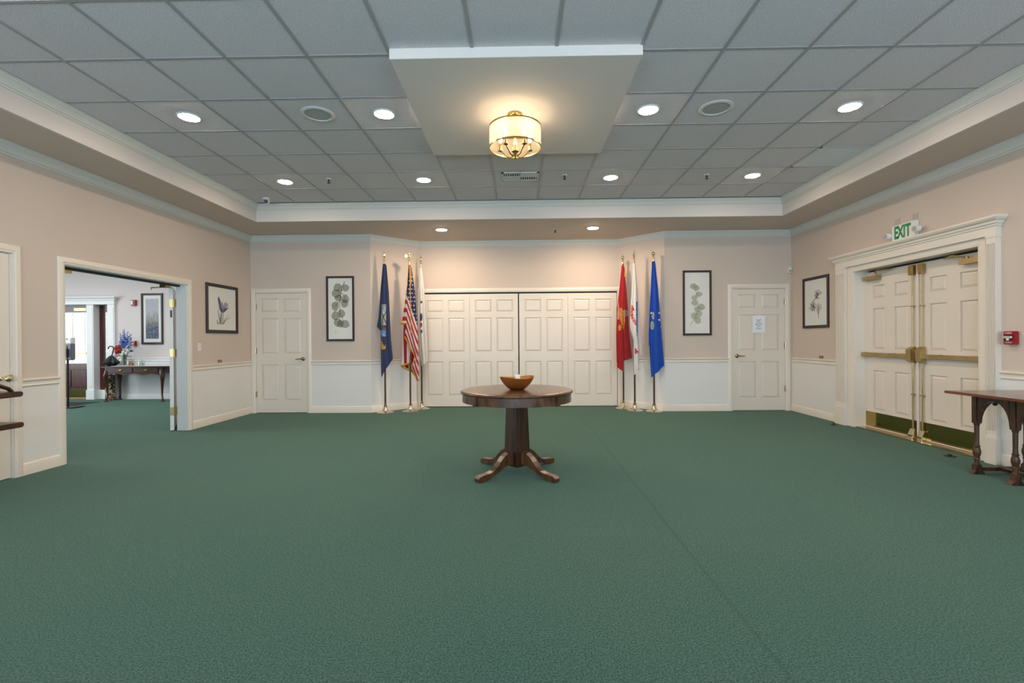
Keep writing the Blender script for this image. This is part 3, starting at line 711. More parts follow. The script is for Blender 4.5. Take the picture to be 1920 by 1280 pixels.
t = thing('air_register', 'square slotted supply air register in the tile behind the chandelier', 'vent', (-.263, 2.65, H))
z = H+.003; x0, x1, y0, y1 = -.495, -.028, 2.50, 2.80
b = MB()
for q in ((x0, x1, y0, y0+.022), (x0, x1, y1-.022, y1), (x0, x0+.022, y0, y1), (x1-.022, x1, y0, y1)): b.box(*q, z-.012, z)
b.box(-.2665, -.2565, y0, y1, z-.012, z).box(x0, x1, 2.645, 2.655, z-.012, z)
b.build('frame', M['vent'], t)
MB().box(x0+.01, x1-.01, y0+.01, y1-.01, z-.003, z-.001).build('backing', M['ventdark'], t, label='dark sheet painted as the shade behind the slats')
for k in range(7):
    x = x0+.035+k*.0285
    MB().prism([(x, z-.011), (x+.012, z-.003), (x+.014, z-.003), (x+.002, z-.011)], 'y', y0+.02, 2.645).build('slat', M['vent'], t)
    x = -.245+k*.0285
    MB().prism([(x, z-.011), (x+.012, z-.003), (x+.014, z-.003), (x+.002, z-.011)], 'y', 2.655, y1-.02).build('slat', M['vent'], t)
for k in range(4):
    y = 2.668+k*.028
    MB().prism([(y, z-.003), (y+.020, z-.011), (y+.022, z-.011), (y+.002, z-.003)], 'x', x0+.02, -.266).build('slat', M['vent'], t)
    y = 2.53+k*.028
    MB().prism([(y, z-.003), (y+.020, z-.011), (y+.022, z-.011), (y+.002, z-.003)], 'x', -.256, x1-.02).build('slat', M['vent'], t)
t = thing('return_grille', 'square louvred return air grille by the right edge of the tile tray', 'vent', (3.353, 2.134, H))
z = H+.003; x0, x1, y0, y1 = 3.05, 3.655, 1.834, 2.434; b = MB()
for q in ((x0, x1, y0, y0+.025), (x0, x1, y1-.025, y1), (x0, x0+.025, y0, y1), (x1-.03, x1, y0, y1)): b.box(*q, z-.008, z)
b.build('frame', M['vent'], t)
MB().box(x0, x1, y0, y1, z+.006, z+.010).build('backing', M['ventdark'], t, label='dark sheet painted as the shade behind the louvres')
for k in range(22):
    y = y0+.034+k*.0246
    MB().prism([(y, z+.004), (y+.018, z-.007), (y+.021, z-.007), (y+.003, z+.004)], 'x', x0+.025, x1-.03).build('louvre', M['vent'], t)

t = thing('security_camera', 'small white security camera under the ceiling in the far left tray corner', 'camera', (-3.99, 3.46, H))
x, y, z = -3.99, 3.46, H+.005
MB().lathe([(.05, z), (.05, z-.015), (.028, z-.024)], c=(x, y, 0), n=20).build('mount', M['white'], t, smooth=40)
b = MB(); b.tube([(x+.01, y+.03, z-.045), (x+.025, y-.045, z-.062)], .033, 16); b.tube([(x, y, z-.02), (x+.005, y+.01, z-.05)], .012, 8)
b.build('body', M['white'], t, smooth=40)
MB().tube([(x+.025, y-.046, z-.062), (x+.028, y-.060, z-.065)], .027, 16).build('lens', M['black'], t, smooth=40, label='black lens face')

# chandelier
LX, LY, LZ = -.31, .80, 3.277
t = thing('semi_flush_chandelier', 'brass drum chandelier with sheer shade and candle arms under the dropped panel', 'chandelier', (LX, LY, LZ))
c = (LX, LY, 0)
MB().lathe([(.064, LZ), (.066, LZ-.006), (.066, LZ-.020), (.058, LZ-.028), (.020, LZ-.032)], c=c, n=32).build('canopy', M['brass'], t, smooth=40)
MB().lathe([(.011, LZ-.03), (.011, LZ-.29)], c=c, n=12).build('stem', M['brass'], t, smooth=40)
MB().lathe([(.012, 3.02), (.016, 3.0), (.013, 2.985), (.030, 2.975), (.032, 2.945), (.034, 2.94), (.022, 2.932), (.014, 2.918), (.005, 2.912)], c=c, n=20).build('hub', M['brass'], t, smooth=40)
R_ = .231
sh = MB(); n = 64; vs = []; fs = []
for zz in (2.975, 3.155): vs += [(LX+R_*cos(2*pi*j/n), LY+R_*sin(2*pi*j/n), zz) for j in range(n)]
fs = [(j, (j+1) % n, n+(j+1) % n, n+j) for j in range(n)]
sh.add(vs, fs); sh.build('shade', M['sheer'], t, smooth=60, label='sheer cream fabric drum shade')
for zz in (2.975, 3.155):
    b = MB(); vs = []
    for rr, h in ((R_-.003, -.006), (R_+.004, -.006), (R_+.004, .006), (R_-.003, .006)): vs += [(LX+rr*cos(2*pi*j/n), LY+rr*sin(2*pi*j/n), zz+h) for j in range(n)]
    b.add(vs, [(k*n+j, k*n+(j+1) % n, ((k+1) % 4)*n+(j+1) % n, ((k+1) % 4)*n+j) for k in range(4) for j in range(n)])
    b.build('rim_band', M['brass'], t, smooth=50)
for k in range(3):
    a = RAD(30+120*k); MB().tube([(LX+.01*cos(a), LY+.01*sin(a), 3.158), (LX+R_*cos(a), LY+R_*sin(a), 3.158)], .004, 6).build('shade_spoke', M['brass'], t)
    MB().ball((LX+R_*cos(a), LY+R_*sin(a), 3.17), .007, 8, 5).build('finial', M['brass'], t)
for k in range(5):
    a = RAD(-90+18+72*k)+RAD(18); ca, sa = cos(a), sin(a)
    P_ = lambda r, z: (LX+r*ca, LY+r*sa, z)
    arm = MB().tube([P_(.010, 2.93), P_(.022, 2.905), P_(.045, 2.893), P_(.075, 2.902), P_(.10, 2.93), P_(.125, 2.952), P_(.14, 2.962)], .0065, 8).build('arm', M['brass'], t, smooth=50)
    q = P_(.14, 0)
    MB().lathe([(.006, 2.955), (.024, 2.962), (.024, 2.968), (.013, 2.972), (.0115, 3.03), (.009, 3.034)], c=(q[0], q[1], 0), n=14).build('candle_cup', M['brass'], arm, smooth=40)
    MB().lathe([(.007, 3.032), (.013, 3.045), (.017, 3.062), (.014, 3.082), (.006, 3.102), (.002, 3.112)], c=(q[0], q[1], 0), n=12).build('bulb', M['bulb'], arm, smooth=60, label='lit candle bulb')

# ------------------------------------------------------------------ round pedestal table and bowl
TX, TY = -.315, 1.02
t = thing('pedestal_table', 'round dark walnut pedestal table standing in the middle of the carpet', 'table', (TX, TY, 0))
c = (TX, TY, 0)
MB().lathe([(.50, .752), (.518, .752), (.526, .757), (.530, .765), (.528, .773), (.520, .779), (.505, .7815), (.25, .7815), (.01, .7815)], c=c, n=96).build('tabletop', M['tabletop'], t, smooth=30)
def arc_block(r0, r1, a0, a1, z0, z1, n=14):
    vs = []
    for i in range(n+1):
        a = a0+(a1-a0)*i/n
        vs += [(TX+r*cos(a), TY+r*sin(a), z) for r, z in ((r0, z0), (r1, z0), (r1, z1), (r0, z1))]
    fs = [(i*4+k, i*4+(k+1) % 4, (i+1)*4+(k+1) % 4, (i+1)*4+k) for i in range(n) for k in range(4)]+[(0, 1, 2, 3), (n*4+3, n*4+2, n*4+1, n*4)]
    return MB().add(vs, fs)
for k in range(4):
    a = RAD(45+90*k)
    arc_block(.488, .512, a+RAD(2.5), a+RAD(87.5), .676, .753).build('apron', M['table'], t, smooth=30)
    arc_block(.478, .521, a-RAD(2.6), a+RAD(2.6), .672, .753, 2).build('apron_block', M['table'], t)
b = MB()
def sq(h, z): return [(TX, TY-h, z), (TX+h, TY, z), (TX, TY+h, z), (TX-h, TY, z)]
vs = sq(.118, .066)+sq(.121, .10)+sq(.122, .2)+sq(.102, .70)
b.add(vs, [(3, 2, 1, 0)]+[(i*4+j, i*4+(j+1) % 4, (i+1)*4+(j+1) % 4, (i+1)*4+j) for i in range(3) for j in range(4)]+[(12, 13, 14, 15)])
b.build('column', M['tablev'], t, bevel=.004)
MB().box(TX-.20, TX+.20, TY-.03, TY+.03, .70, .753).box(TX-.03, TX+.03, TY-.32, TY+.32, .715, .753).build('top_brace', M['table'], t)
side = [(.06, .075), (.06, .205), (.10, .207), (.145, .200), (.19, .178), (.235, .138), (.275, .098), (.32, .072), (.37, .060), (.43, .058), (.478, .052), (.50, .035), (.50, .012), (.485, 0), (.43, 0), (.38, .012), (.33, .026), (.285, .038), (.24, .056), (.20, .078), (.15, .092), (.10, .092)]
for k in range(4):
    a = RAD(45+90*k-0)
    TT = lambda u, w, z, a=a: (TX+u*cos(a)-w*sin(a), TY+u*sin(a)+w*cos(a), z)
    MB(TT).prism(side, 'y', -.033, .033).build('leg', M['table'], t, bevel=.003)
bx, by = -.312, 1.0
t = thing('bowl', 'wavy hammered gold bowl at the centre of the round table', 'bowl', (bx, by, .7815))
vs = []; n = 48; prof = [(.0, .0), (.055, .0), (.075, .006), (.105, .030), (.132, .062), (.148, .092), (.156, .116)]
prof_in = [(.151, .117), (.143, .092), (.127, .064), (.10, .034), (.07, .012), (.0, .008)]
allp = prof+prof_in
for r, h in allp:
    for j in range(n):
        a = 2*pi*j/n; f = (h/.116)**2
        zz = h+f*(.008*cos(2*a-.87)+.002*sin(3*a+.4)); rr = r*(1+.05*f*cos(2*a+.3)+.03*f*sin(3*a))
        vs.append((bx+rr*cos(a), by+rr*sin(a), .7818+zz))
fs = [(i*n+j, i*n+(j+1) % n, (i+1)*n+(j+1) % n, (i+1)*n+j) for i in range(len(allp)-1) for j in range(n)]
MB().add(vs, fs).build('bowl_body', M['gold'], t, smooth=60)
t = thing('candle', 'short white pillar candle standing inside the gold bowl', 'candle', (-.305, 1.005, .79))
MB().lathe([(.024, .790), (.025, .794), (.025, .918), (.022, .921), (.004, .919)], c=(-.305, 1.005, 0), n=24).build('wax', M['candle'], t, smooth=40)
MB().tube([(-.305, 1.005, .918), (-.305, 1.006, .926), (-.303, 1.006, .930)], .0013, 5).build('wick', M['black'], t)

# ------------------------------------------------------------------ console table by the right wall
t = thing('console_table', 'carved dark oak console table with arched legs at the right frame edge', 'table', (4.0, .5, 0))
X0, X1, Y0, Y1 = 3.635, 4.37, -.05, .985
MB().box(X0, X1, Y0, Y1, .728, .752).build('tabletop', M['oaktop'], t, bevel=.006, label='polished reddish mahogany top')
LXs = (3.87, 4.31); LYs = (.915, .575, .235)
def turned_leg(x, y):
    b = MB(); h = .025
    b.box(x-h, x+h, y-h, y+h, .46, .728)
    pr = [(.024, .46), (.028, .455), (.026, .445), (.0215, .44), (.0195, .30), (.0215, .262), (.029, .255), (.029, .247), (.022, .242), (.028, .235), (.034, .212), (.035, .195), (.028, .165), (.021, .152), (.027, .146), (.028, .138), (.022, .132), (.022, .10), (.028, .094), (.028, .085)]
    pr = [(r*.86, z) for r, z in pr]
    b.lathe(pr[::-1], c=(x, y, 0), n=16)
    b.prism([(x-.055, 0), (x+.055, 0), (x+.05, .012), (x+.027, .034), (x+.023, .086), (x-.023, .086), (x-.027, .034), (x-.05, .012)], 'y', y-.025, y+.025)
    return b.build('leg', M['oak'], t, bevel=.002)
for x in LXs:
    for y in LYs: turned_leg(x, y)
def arch_pts(u0, u1, zt, zs, rise):
    n = 14; c_ = (u0+u1)/2; r = (u1-u0)/2
    return [(u0, zt), (u1, zt), (u1, zs)]+[(c_+r*cos(pi*i/n), zs+rise*sin(pi*i/n)) for i in range(1, n)]+[(u0, zs)]
for x in LXs:
    for y0, y1 in ((.605, .885), (.265, .545)):
        ar = MB().prism(arch_pts(y0, y1, .727, .475, .205), 'x', x-.022, x+.022).build('arch', M['oak'], t, bevel=.002)
        y = (y0+y1)/2; MB().lathe([(.008, .682), (.006, .67), (.016, .664), (.019, .655), (.014, .645), (.005, .640)][::-1], c=(x, y, 0), n=12).build('drop_finial', M['oak'], ar, smooth=40)
MB().prism(arch_pts(3.90, 4.28, .727, .475, .20), 'y', .893, .937).build('arch', M['oak'], t, bevel=.002)
for y in LYs[:1]: MB().box(3.90, 4.28, y-.022, y+.022, .028, .062).build('stretcher', M['oak'], t, bevel=.003)
MB().box(4.06, 4.11, .02, .893, .03, .06).build('stretcher', M['oak'], t, bevel=.003)
MB().box(3.90, 4.28, .213, .257, .028, .062).build('stretcher', M['oak'], t, bevel=.003)

# two-tier stand cut by the left frame edge
t = thing('tiered_stand', 'dark walnut two-tier stand with rounded edges cut by the left frame edge', 'stand', (-4.62, .1, 0))
def tier(z0, z1, y1):
    b = MB(); r = (z1-z0)/2; n = 8
    pts = [(-.30, z0), (y1-r, z0)]+[(y1-r+r*sin(pi*i/n), z0+r-r*cos(pi*i/n)) for i in range(1, n)]+[(y1-r, z1), (-.30, z1)]
    return b.prism(pts, 'x', -4.84, -4.492).build('shelf', M['stand'], t, bevel=.012)
tier(.800, .845, .485); tier(.540, .585, .490)
for x in (-4.80, -4.535):
    for y in (-.24, .285): MB().lathe([(.016, 0), (.019, .05), (.017, .54), (.017, .80)], c=(x, y, 0), n=12).build('leg', M['stand'], t, smooth=40)
b = MB().tube([(-4.53, -.28, .93), (-4.53, .20, .925), (-4.53, .32, .905), (-4.53, .39, .875), (-4.53, .42, .842)], .016, 10).build('gallery_rail', M['stand'], t, smooth=50)

# ------------------------------------------------------------------ framed pictures
def picture(T, a0, a1, z0, z1, label, fw=.036, mat_in=.0, name='framed_print'):
    t = thing(name, label, 'picture', T((a0+a1)/2, .002, z0))
    b = MB(); prof = [(0, .002), (0, .020), (.006, .028), (.028, .026), (fw-.003, .018), (fw, .012), (fw, .002)]
    b.sweep([(min(a0, a1), z0), (min(a0, a1), z1), (max(a0, a1), z1), (max(a0, a1), z0)], prof, lambda a, q, h: T(a, h, q), closed=True)
    b.build('frame', M['frame'], t, smooth=30)
    bd = MB(T).box(min(a0, a1)+fw-.006, max(a0, a1)-fw+.006, .003, .009, z0+fw-.006, z1-fw+.006).build('mat_board', M['mat'], t)
    MB(T).box(min(a0, a1)+fw-.004, max(a0, a1)-fw+.004, .0135, .015, z0+fw-.004, z1-fw+.004).build('glazing', M['glass'], t)
    return t, bd
class Art:
    """thin printed shapes on a mat board, stacked a hair apart; the outline's units map linearly onto the frame"""
    def __init__(s, T, ux0, ux1, uy0, uy1, a0, a1, z0, z1, parent):
        s.m = lambda x, y: (a0+(x-ux0)/(ux1-ux0)*(a1-a0), z1-(y-uy0)/(uy1-uy0)*(z1-z0)); s.T = T; s.p = parent; s.k = 0; s.s = (a1-a0)/(ux1-ux0)
    def poly(s, pts, mat, name):
        s.k += 1; d0 = .0091+.00012*s.k
        q = [s.m(*p) for p in pts]; vs = [s.T(a, d0, z) for a, z in q]
        return MB().add(vs, [tuple(range(len(vs)))]).build(name, mat, s.p, recalc=False)
    def blob(s, x, y, rx, ry, mat, name, wob=.06, seed=0, rot=0):
        pts = []
        for i in range(28):
            a = 2*pi*i/28; r = 1+wob*sin(3*a+seed)+wob*.6*sin(5*a+2*seed)
            u, v = rx*r*cos(a), ry*r*sin(a); pts.append((x+u*cos(rot)-v*sin(rot), y+u*sin(rot)+v*cos(rot)))
        return s.poly(pts, mat, name)
    def line(s, pts, w, mat, name, w1=None):
        L_, R__ = [], []
        w1 = w if w1 is None else w1
        for i, p in enumerate(pts):
            a, b = pts[max(i-1, 0)], pts[min(i+1, len(pts)-1)]; dx, dy = b[0]-a[0], b[1]-a[1]; l = math.hypot(dx, dy) or 1
            ww = w+(w1-w)*i/(len(pts)-1)
            L_.append((p[0]-dy/l*ww, p[1]+dx/l*ww)); R__.append((p[0]+dy/l*ww, p[1]-dx/l*ww))
        return s.poly(L_+R__[::-1], mat, name)
TBk = on_back(); TLf = on_left(); TRt = on_right()
leaf_a = ink('leaf_ink', '7d7d66', .46); stem_a = ink('stem_ink', '3b3436', .85)
t, bd = picture(TBk, -3.655, -3.165, 1.25, 2.382, 'tall framed eucalyptus print with dark olive leaves left of the flags')
A = Art(TBk, 97, 560, 105, 1188, -3.655, -3.165, 1.25, 2.382, bd)
for i, (x, y, rx, ry) in enumerate(((290, 295, 70, 68), (420, 302, 55, 62), (265, 395, 75, 72), (300, 470, 62, 58), (415, 485, 58, 72), (400, 560, 62, 72), (245, 605, 60, 78), (245, 765, 60, 75), (345, 730, 62, 72), (285, 880, 65, 68), (330, 900, 55, 62), (405, 905, 72, 66))):
    A.blob(x, y, rx, ry, leaf_a, 'printed_leaf', .05, i*1.7)
A.line([(405, 195), (365, 290), (335, 420), (322, 540), (322, 660), (318, 790), (310, 850)], 5, stem_a, 'printed_stem', 3)
for q in ([(372, 255), (300, 320)], [(360, 320), (330, 370), (300, 385)], [(355, 385), (395, 440), (415, 490)], [(330, 440), (350, 500)], [(322, 525), (270, 580), (235, 615)], [(345, 350), (385, 330)], [(322, 720), (360, 790), (380, 850)]): A.line(q, 4, stem_a, 'printed_stem', 2)
A.line([(228, 1048), (290, 1042)], 1.5, stem_a, 'printed_signature')
leaf_b = ink('pale_leaf_ink', 'b3bb9e', .45); stem_b = ink('pale_stem_ink', '6d6c60', .75)
t, bd = picture(TBk, 2.528, 3.019, 1.302, 2.42, 'tall framed print of a pale green leafy sprig right of the flags')
A = Art(TBk, 572, 766, 233, 672, 2.528, 3.019, 1.302, 2.42, bd)
for i, (x, y, rx, ry) in enumerate(((645, 340, 24, 20), (665, 352, 20, 20), (682, 394, 22, 18), (650, 418, 18, 20), (652, 452, 22, 20), (697, 480, 24, 22), (670, 495, 22, 20), (682, 525, 20, 22), (648, 540, 22, 24), (672, 570, 22, 24))):
    A.blob(x, y, rx, ry, leaf_b, 'printed_leaf', .05, i*1.3)
A.line([(640, 330), (658, 370), (670, 420), (674, 470), (664, 530), (645, 570), (620, 602)], .8, stem_b, 'printed_stem', 1.2)
for q in ([(662, 385), (680, 390)], [(668, 410), (650, 418)], [(674, 462), (652, 450)], [(674, 475), (697, 480)], [(668, 520), (650, 540)], [(660, 540), (672, 568)]): A.line(q, .7, stem_b, 'printed_stem', .4)
t, bd = picture(TLf, 3.588, 4.382, 1.388, 2.15, 'nearly square framed print of a purple tulip on the left wall', fw=.05)
A = Art(TLf, 65, 540, 90, 850, 3.588, 4.382, 1.388, 2.15, bd)
pur = ink('purple_ink', '63548a', .72); pur2 = ink('deep_purple_ink', '3f3260', .75); pur3 = ink('pale_purple_ink', '9a8fb8', .5); grn = ink('grey_green_ink', '8c907c', .7)
A.poly([(350, 355), (385, 375), (390, 420), (370, 470), (330, 500), (310, 470), (315, 410), (330, 370)], pur3, 'printed_petal')
A.poly([(250, 272), (232, 315), (245, 400), (252, 470), (275, 515), (300, 525), (310, 480), (290, 400), (268, 320)], pur, 'printed_petal')
A.poly([(405, 437), (370, 455), (325, 440), (300, 470), (278, 515), (300, 530), (330, 518), (365, 480)], pur, 'printed_petal')
A.poly([(295, 345), (312, 400), (322, 445), (300, 525), (285, 470), (288, 400)], pur3, 'printed_petal')
A.line([(296, 350), (306, 385), (310, 405)], 6, pur2, 'printed_petal', 2); A.line([(235, 300), (255, 340), (262, 420), (285, 500)], 5, pur2, 'printed_petal', 4); A.line([(285, 455), (295, 500), (300, 525)], 10, pur2, 'printed_petal', 4); A.line([(400, 438), (360, 470), (320, 510)], 4, pur2, 'printed_petal', 6)
A.line([(285, 525), (278, 620), (272, 710)], 7, pur2, 'printed_stem', 9); A.line([(312, 525), (305, 630), (300, 710)], 5, grn, 'printed_stem', 8)
A.line([(235, 485), (250, 590), (262, 650), (270, 700)], 3, grn, 'printed_leaf', 16); A.line([(215, 640), (228, 690), (240, 710)], 3, grn, 'printed_leaf', 14)
A.line([(425, 600), (370, 620), (335, 660), (312, 708)], 3, grn, 'printed_leaf', 7); A.line([(400, 562), (360, 600), (325, 660), (308, 705)], 2, grn, 'printed_leaf', 5)
t, bd = picture(TRt, 4.432, 3.782, 1.40, 2.207, 'framed grey thistle print on the right wall near the corner', fw=.044)
A = Art(TRt, 42, 580, 150, 1222, 4.432, 3.782, 1.40, 2.207, bd)
blk = ink('charcoal_ink', '2b2a30', .8); gry = ink('smoke_ink', '7c8088', .2); lav = ink('lavender_ink', 'a8a2b8', .2); yel = ink('pale_yellow_ink', 'c9c19a', .25)
A.blob(365, 500, 75, 70, lav, 'printed_petal', .2, 1); A.blob(250, 745, 60, 90, gry, 'printed_petal', .15, 2); A.blob(370, 810, 70, 90, yel, 'printed_petal', .15, 3); A.blob(330, 560, 45, 60, gry, 'printed_petal', .18, 4); A.blob(225, 800, 55, 60, lav, 'printed_petal', .2, 5)
for q in ([(430, 490), (370, 530), (300, 615)], [(318, 460), (345, 510), (365, 540)], [(300, 610), (330, 590), (385, 615)], [(360, 540), (335, 590)], [(205, 715), (250, 740), (275, 795)], [(275, 620), (268, 700), (280, 790)], [(280, 795), (235, 870)], [(278, 790), (295, 870)], [(265, 795), (310, 800)], [(240, 720), (265, 770)]): A.line(q, 3, blk, 'printed_stem', 7)
A.line([(362, 690), (370, 820), (368, 930), (374, 1025)], 3, blk, 'printed_stem', 4); A.line([(325, 850), (350, 868), (385, 800)], 3, blk, 'printed_stem', 5); A.line([(368, 880), (372, 960)], 7, blk, 'printed_stem', 4)
random.seed(3)
for cx_, cy_, r_ in ((345, 500, 95), (245, 745, 75), (290, 640, 50)):
    for i in range(14):
        a = random.uniform(0, 2*pi); A.line([(cx_, cy_), (cx_+r_*cos(a)*.8, cy_+r_*sin(a)*.9)], 3, gry, 'printed_stem', .6)

def painted(T, a0, a1, z0, z1, dd, nx, nz, fn, name, parent, mat):
    vs, fs, cs = [], [], []
    for j in range(nz+1):
        for i in range(nx+1):
            u, v = i/nx, j/nz; vs.append(T(a0+(a1-a0)*u, dd, z0+(z1-z0)*v)); cs.append(lin(fn(u, v)))
    fs = [(j*(nx+1)+i, j*(nx+1)+i+1, (j+1)*(nx+1)+i+1, (j+1)*(nx+1)+i) for j in range(nz) for i in range(nx)]
    return MB().add(vs, fs).build(name, mat, parent, cols=cs, recalc=False)
TLob = on_back(6.95)
t, bd = picture(TLob, -8.652, -8.169, 1.212, 2.338, 'tall framed misty lavender field print on the lobby wall', fw=.045)
def meadow(u, v):
    n1 = noise.noise((u*7, v*9, 1)); n2 = noise.noise((u*30, v*22, 5)); n3 = noise.noise((u*60, v*14, 9))
    sky = (.72+.05*v, .73+.03*v, .78+.02*v); grass = (.62, .60, .57); blue = (.36, .40, .50)
    k = min(1, max(0, (v-.42-.12*n1)/.25)); c = [g*(1-k)+s*k for g, s in zip(grass, sky)]
    k2 = min(1, max(0, (.42+.1*n1-v)/.12)); c = [a*(1-k2)+b*k2 for a, b in zip(c, blue)]
    if v < .8: c = [x+.20*n3*(1-v)+.10*n2*(1-v) for x in c]
    if v < .62 and n2 > .30: c = [.66, .64, .56]
    return tuple(min(1, max(.05, x)) for x in c)
painted(TLob, -8.555, -8.266, 1.335, 2.215, .0098, 34, 96, meadow, 'print', bd, M['print'])

# ------------------------------------------------------------------ flags on stands
class Cloth:
    """sheets of hanging cloth between a left and a right outline; outline units are k metres, measured from the pole"""
    def __init__(s, px_top, px_base, uy_top, uy_base, k, px, py):
        s.a = (px_top, px_base, uy_top, uy_base); s.k = k; s.px = px; s.py = py; s.zt = 2.60; s.v = []; s.f = []; s.c = []
    def pos(s, ux, uy, d):
        t, b, ut, ub = s.a
        pole = t+(b-t)*(uy-ut)/(ub-ut)
        return (s.px+(ux-pole)*s.k, s.py-d, s.zt*(1-(uy-ut)/(ub-ut)))
    @staticmethod
    def along(P, t):
        n = len(P)-1; x = t*n; i = min(int(x), n-1); f = x-i
        return P[i][0]+(P[i+1][0]-P[i][0])*f, P[i][1]+(P[i+1][1]-P[i][1])*f
    def depth(s, q, t, d0, bulge, amp, nf, ph, back):
        open_ = min(1, t*1.6+.08)
        r = d0+bulge*open_*(max(0, sin(pi*q))**.7)+amp*open_*sin(2*pi*(nf*q+ph+.12*sin(3*t)))
        return -r if back else r
    def sheet(s, L, R, fn, d0=.018, bulge=.05, amp=.014, nf=2.2, ph=0.0, back=False, nx=60, ny=270):
        n0 = len(s.v)
        for j in range(ny+1):
            t = j/ny; a = s.along(L, t); b = s.along(R, t)
            for i in range(nx+1):
                q = i/nx; ux = a[0]+(b[0]-a[0])*q; uy = a[1]+(b[1]-a[1])*q
                s.v.append(s.pos(ux, uy, s.depth(q, t, d0, bulge, amp, nf, ph, back))); s.c.append(lin(fn(ux, uy)))
        w = nx+1
        s.f += [(n0+j*w+i, n0+j*w+i+1, n0+(j+1)*w+i+1, n0+(j+1)*w+i) for j in range(ny) for i in range(nx)]
        return lambda q, t: (*s.along([s.along(L, t), s.along(R, t)], q), s.depth(q, t, d0, bulge, amp, nf, ph, back))
    def build(s, parent):
        b = MB(); b.v = s.v; b.f = s.f
        return b.build('flag', M['flag'], parent, smooth=80, cols=s.c, recalc=False)
def inside(p, poly):
    x, y = p; r = False; n = len(poly)
    for i in range(n):
        (x1, y1), (x2, y2) = poly[i], poly[i-1]
        if (y1 > y) != (y2 > y) and x < (x2-x1)*(y-y1)/(y2-y1)+x1: r = not r
    return r
def star(x, y, cx_, cy_, r):
    a = math.atan2(x-cx_, cy_-y); d_ = math.hypot(x-cx_, y-cy_); k = abs(((a/(2*pi/5)) % 1)-.5)*2
    return d_ < r*(.42+.58*k**1.6)
GLYPH = {'U': '101101101101111', 'N': '110101101101101', 'I': '111010010010111', 'T': '111010010010010', 'E': '111100111100111', 'D': '110101101101110', 'S': '111100111001111', 'A': '111101111101101', 'R': '110101110101101', 'M': '101111111101101', 'Y': '101101010010010', 'C': '111100100100111', 'O': '111101101101111', 'P': '110101110100100', ' ': '0'*15}
def letters(txt, u, v):
    """5x3 block letters along u in [0, 1], v in [0, 1] downwards"""
    if not (0 <= u < 1 and 0 <= v < 1): return False
    x = u*len(txt)*4; i = int(x//4); c = int(x-4*i)
    return c < 3 and GLYPH[txt[i]][int(v*5)*3+c] == '1'
def pole_stand(x, y, label, kind, ztop=2.60):
    t = thing('flag_stand', label, 'flag', (x, y, 0), 0, 'flags on poles beside the folding door'); c = (x, y, 0)
    MB().lathe([(.146, 0), (.146, .006), (.135, .012), (.09, .022), (.062, .034), (.046, .055), (.034, .085), (.030, .10), (.034, .104), (.034, .112), (.026, .116), (.026, .145), (.018, .150)], c=c, n=40, flute=.02, nf=10).build('base', M['nickel'], t, smooth=35, label='pale polished metal base')
    MB().lathe([(.0155, .12), (.0155, ztop+.005)], c=c, n=14).build('pole', M['pole'], t, smooth=40)
    f = MB(); f.lathe([(.017, ztop-.02), (.017, ztop+.045), (.012, ztop+.05), (.018, ztop+.062), (.018, ztop+.07), (.010, ztop+.078)], c=c, n=16)
    z = ztop+.075
    if kind == 'spear':
        f.lathe([(.010, z), (.016, z+.012), (.008, z+.024)], c=c, n=14); f.lathe([(.006, z+.02), (.024, z+.045), (.018, z+.075), (.002, z+.135)], c=c, n=4)
    elif kind == 'ball':
        f.ball((x, y, z+.034), .034, 18, 10); f.lathe([(.010, z+.06), (.004, z+.08), (.0015, z+.105)], c=c, n=10)
    else:
        f.ball((x, y, z+.018), .022, 14, 8); f.ball((x, y, z+.062), .020, 12, 8, (1, 1, 1.7)); f.ball((x+.004, y-.008, z+.104), .012, 10, 6)
        for s_ in (-1, 1):
            f.prism([(x+s_*.010, z+.045), (x+s_*.030, z+.085), (x+s_*.055, z+.105), (x+s_*.075, z+.090), (x+s_*.082, z+.055), (x+s_*.070, z+.028), (x+s_*.060, z+.055), (x+s_*.048, z+.030), (x+s_*.038, z+.058), (x+s_*.022, z+.030)], 'y', y-.008, y+.006)
    f.build('finial', M['brightbrass'], t, smooth=40)
    return t
KU = .0024
# dark blue flag with a pictorial seal
t = pole_stand(-2.635, 4.79, 'flag stand with a dark blue flag showing a pale seal, farthest left of the six', 'spear')
cl = Cloth(108, 132, 130, 1215, KU, -2.635, 4.79)
NAVY = (.18, .23, .38)
def navy(ux, uy):
    if 96 < ux < 134:
        if 430 < uy < 662:
            n1 = noise.noise((ux*.12, uy*.08, 2))
            if uy < 446: return (.62, .60, .52)
            if uy < 472: return (.42, .58, .78) if n1 > -.25 else (.75, .77, .78)
            if uy < 580:
                e = abs((ux-115)+(uy-530)*.35) < 3 or abs((ux-115)-(uy-520)*.42) < 3.2 or abs(ux-114) < 2 and uy > 500
                return (.25, .26, .30) if e else ((.80, .78, .68) if n1 > -.1 else (.62, .64, .62))
            if uy < 618: return (.30, .29, .30) if n1 > -.1 else (.46, .42, .36)
            return (.40, .58, .82) if n1 > -.2 else (.60, .72, .84)
        if inside((ux, uy), [(92, 688), (108, 698), (120, 722), (128, 738), (133, 720), (138, 742), (133, 752), (108, 758), (97, 750)]): return (.86, .64, .20)
    return NAVY
plain = lambda c: (lambda x, y: c)
cl.sheet([(100, 135), (85, 350), (76, 520), (65, 590)], [(118, 135), (122, 350), (122, 520), (122, 655)], navy, d0=.014, bulge=.03, nf=1.2, ph=.2, nx=36, ny=200)
cl.sheet([(102, 135), (92, 350), (88, 560), (93, 760), (101, 960)], [(122, 140), (143, 340), (155, 520), (166, 690), (184, 828)], navy, d0=.024, bulge=.05, nf=1.7, ph=.55)
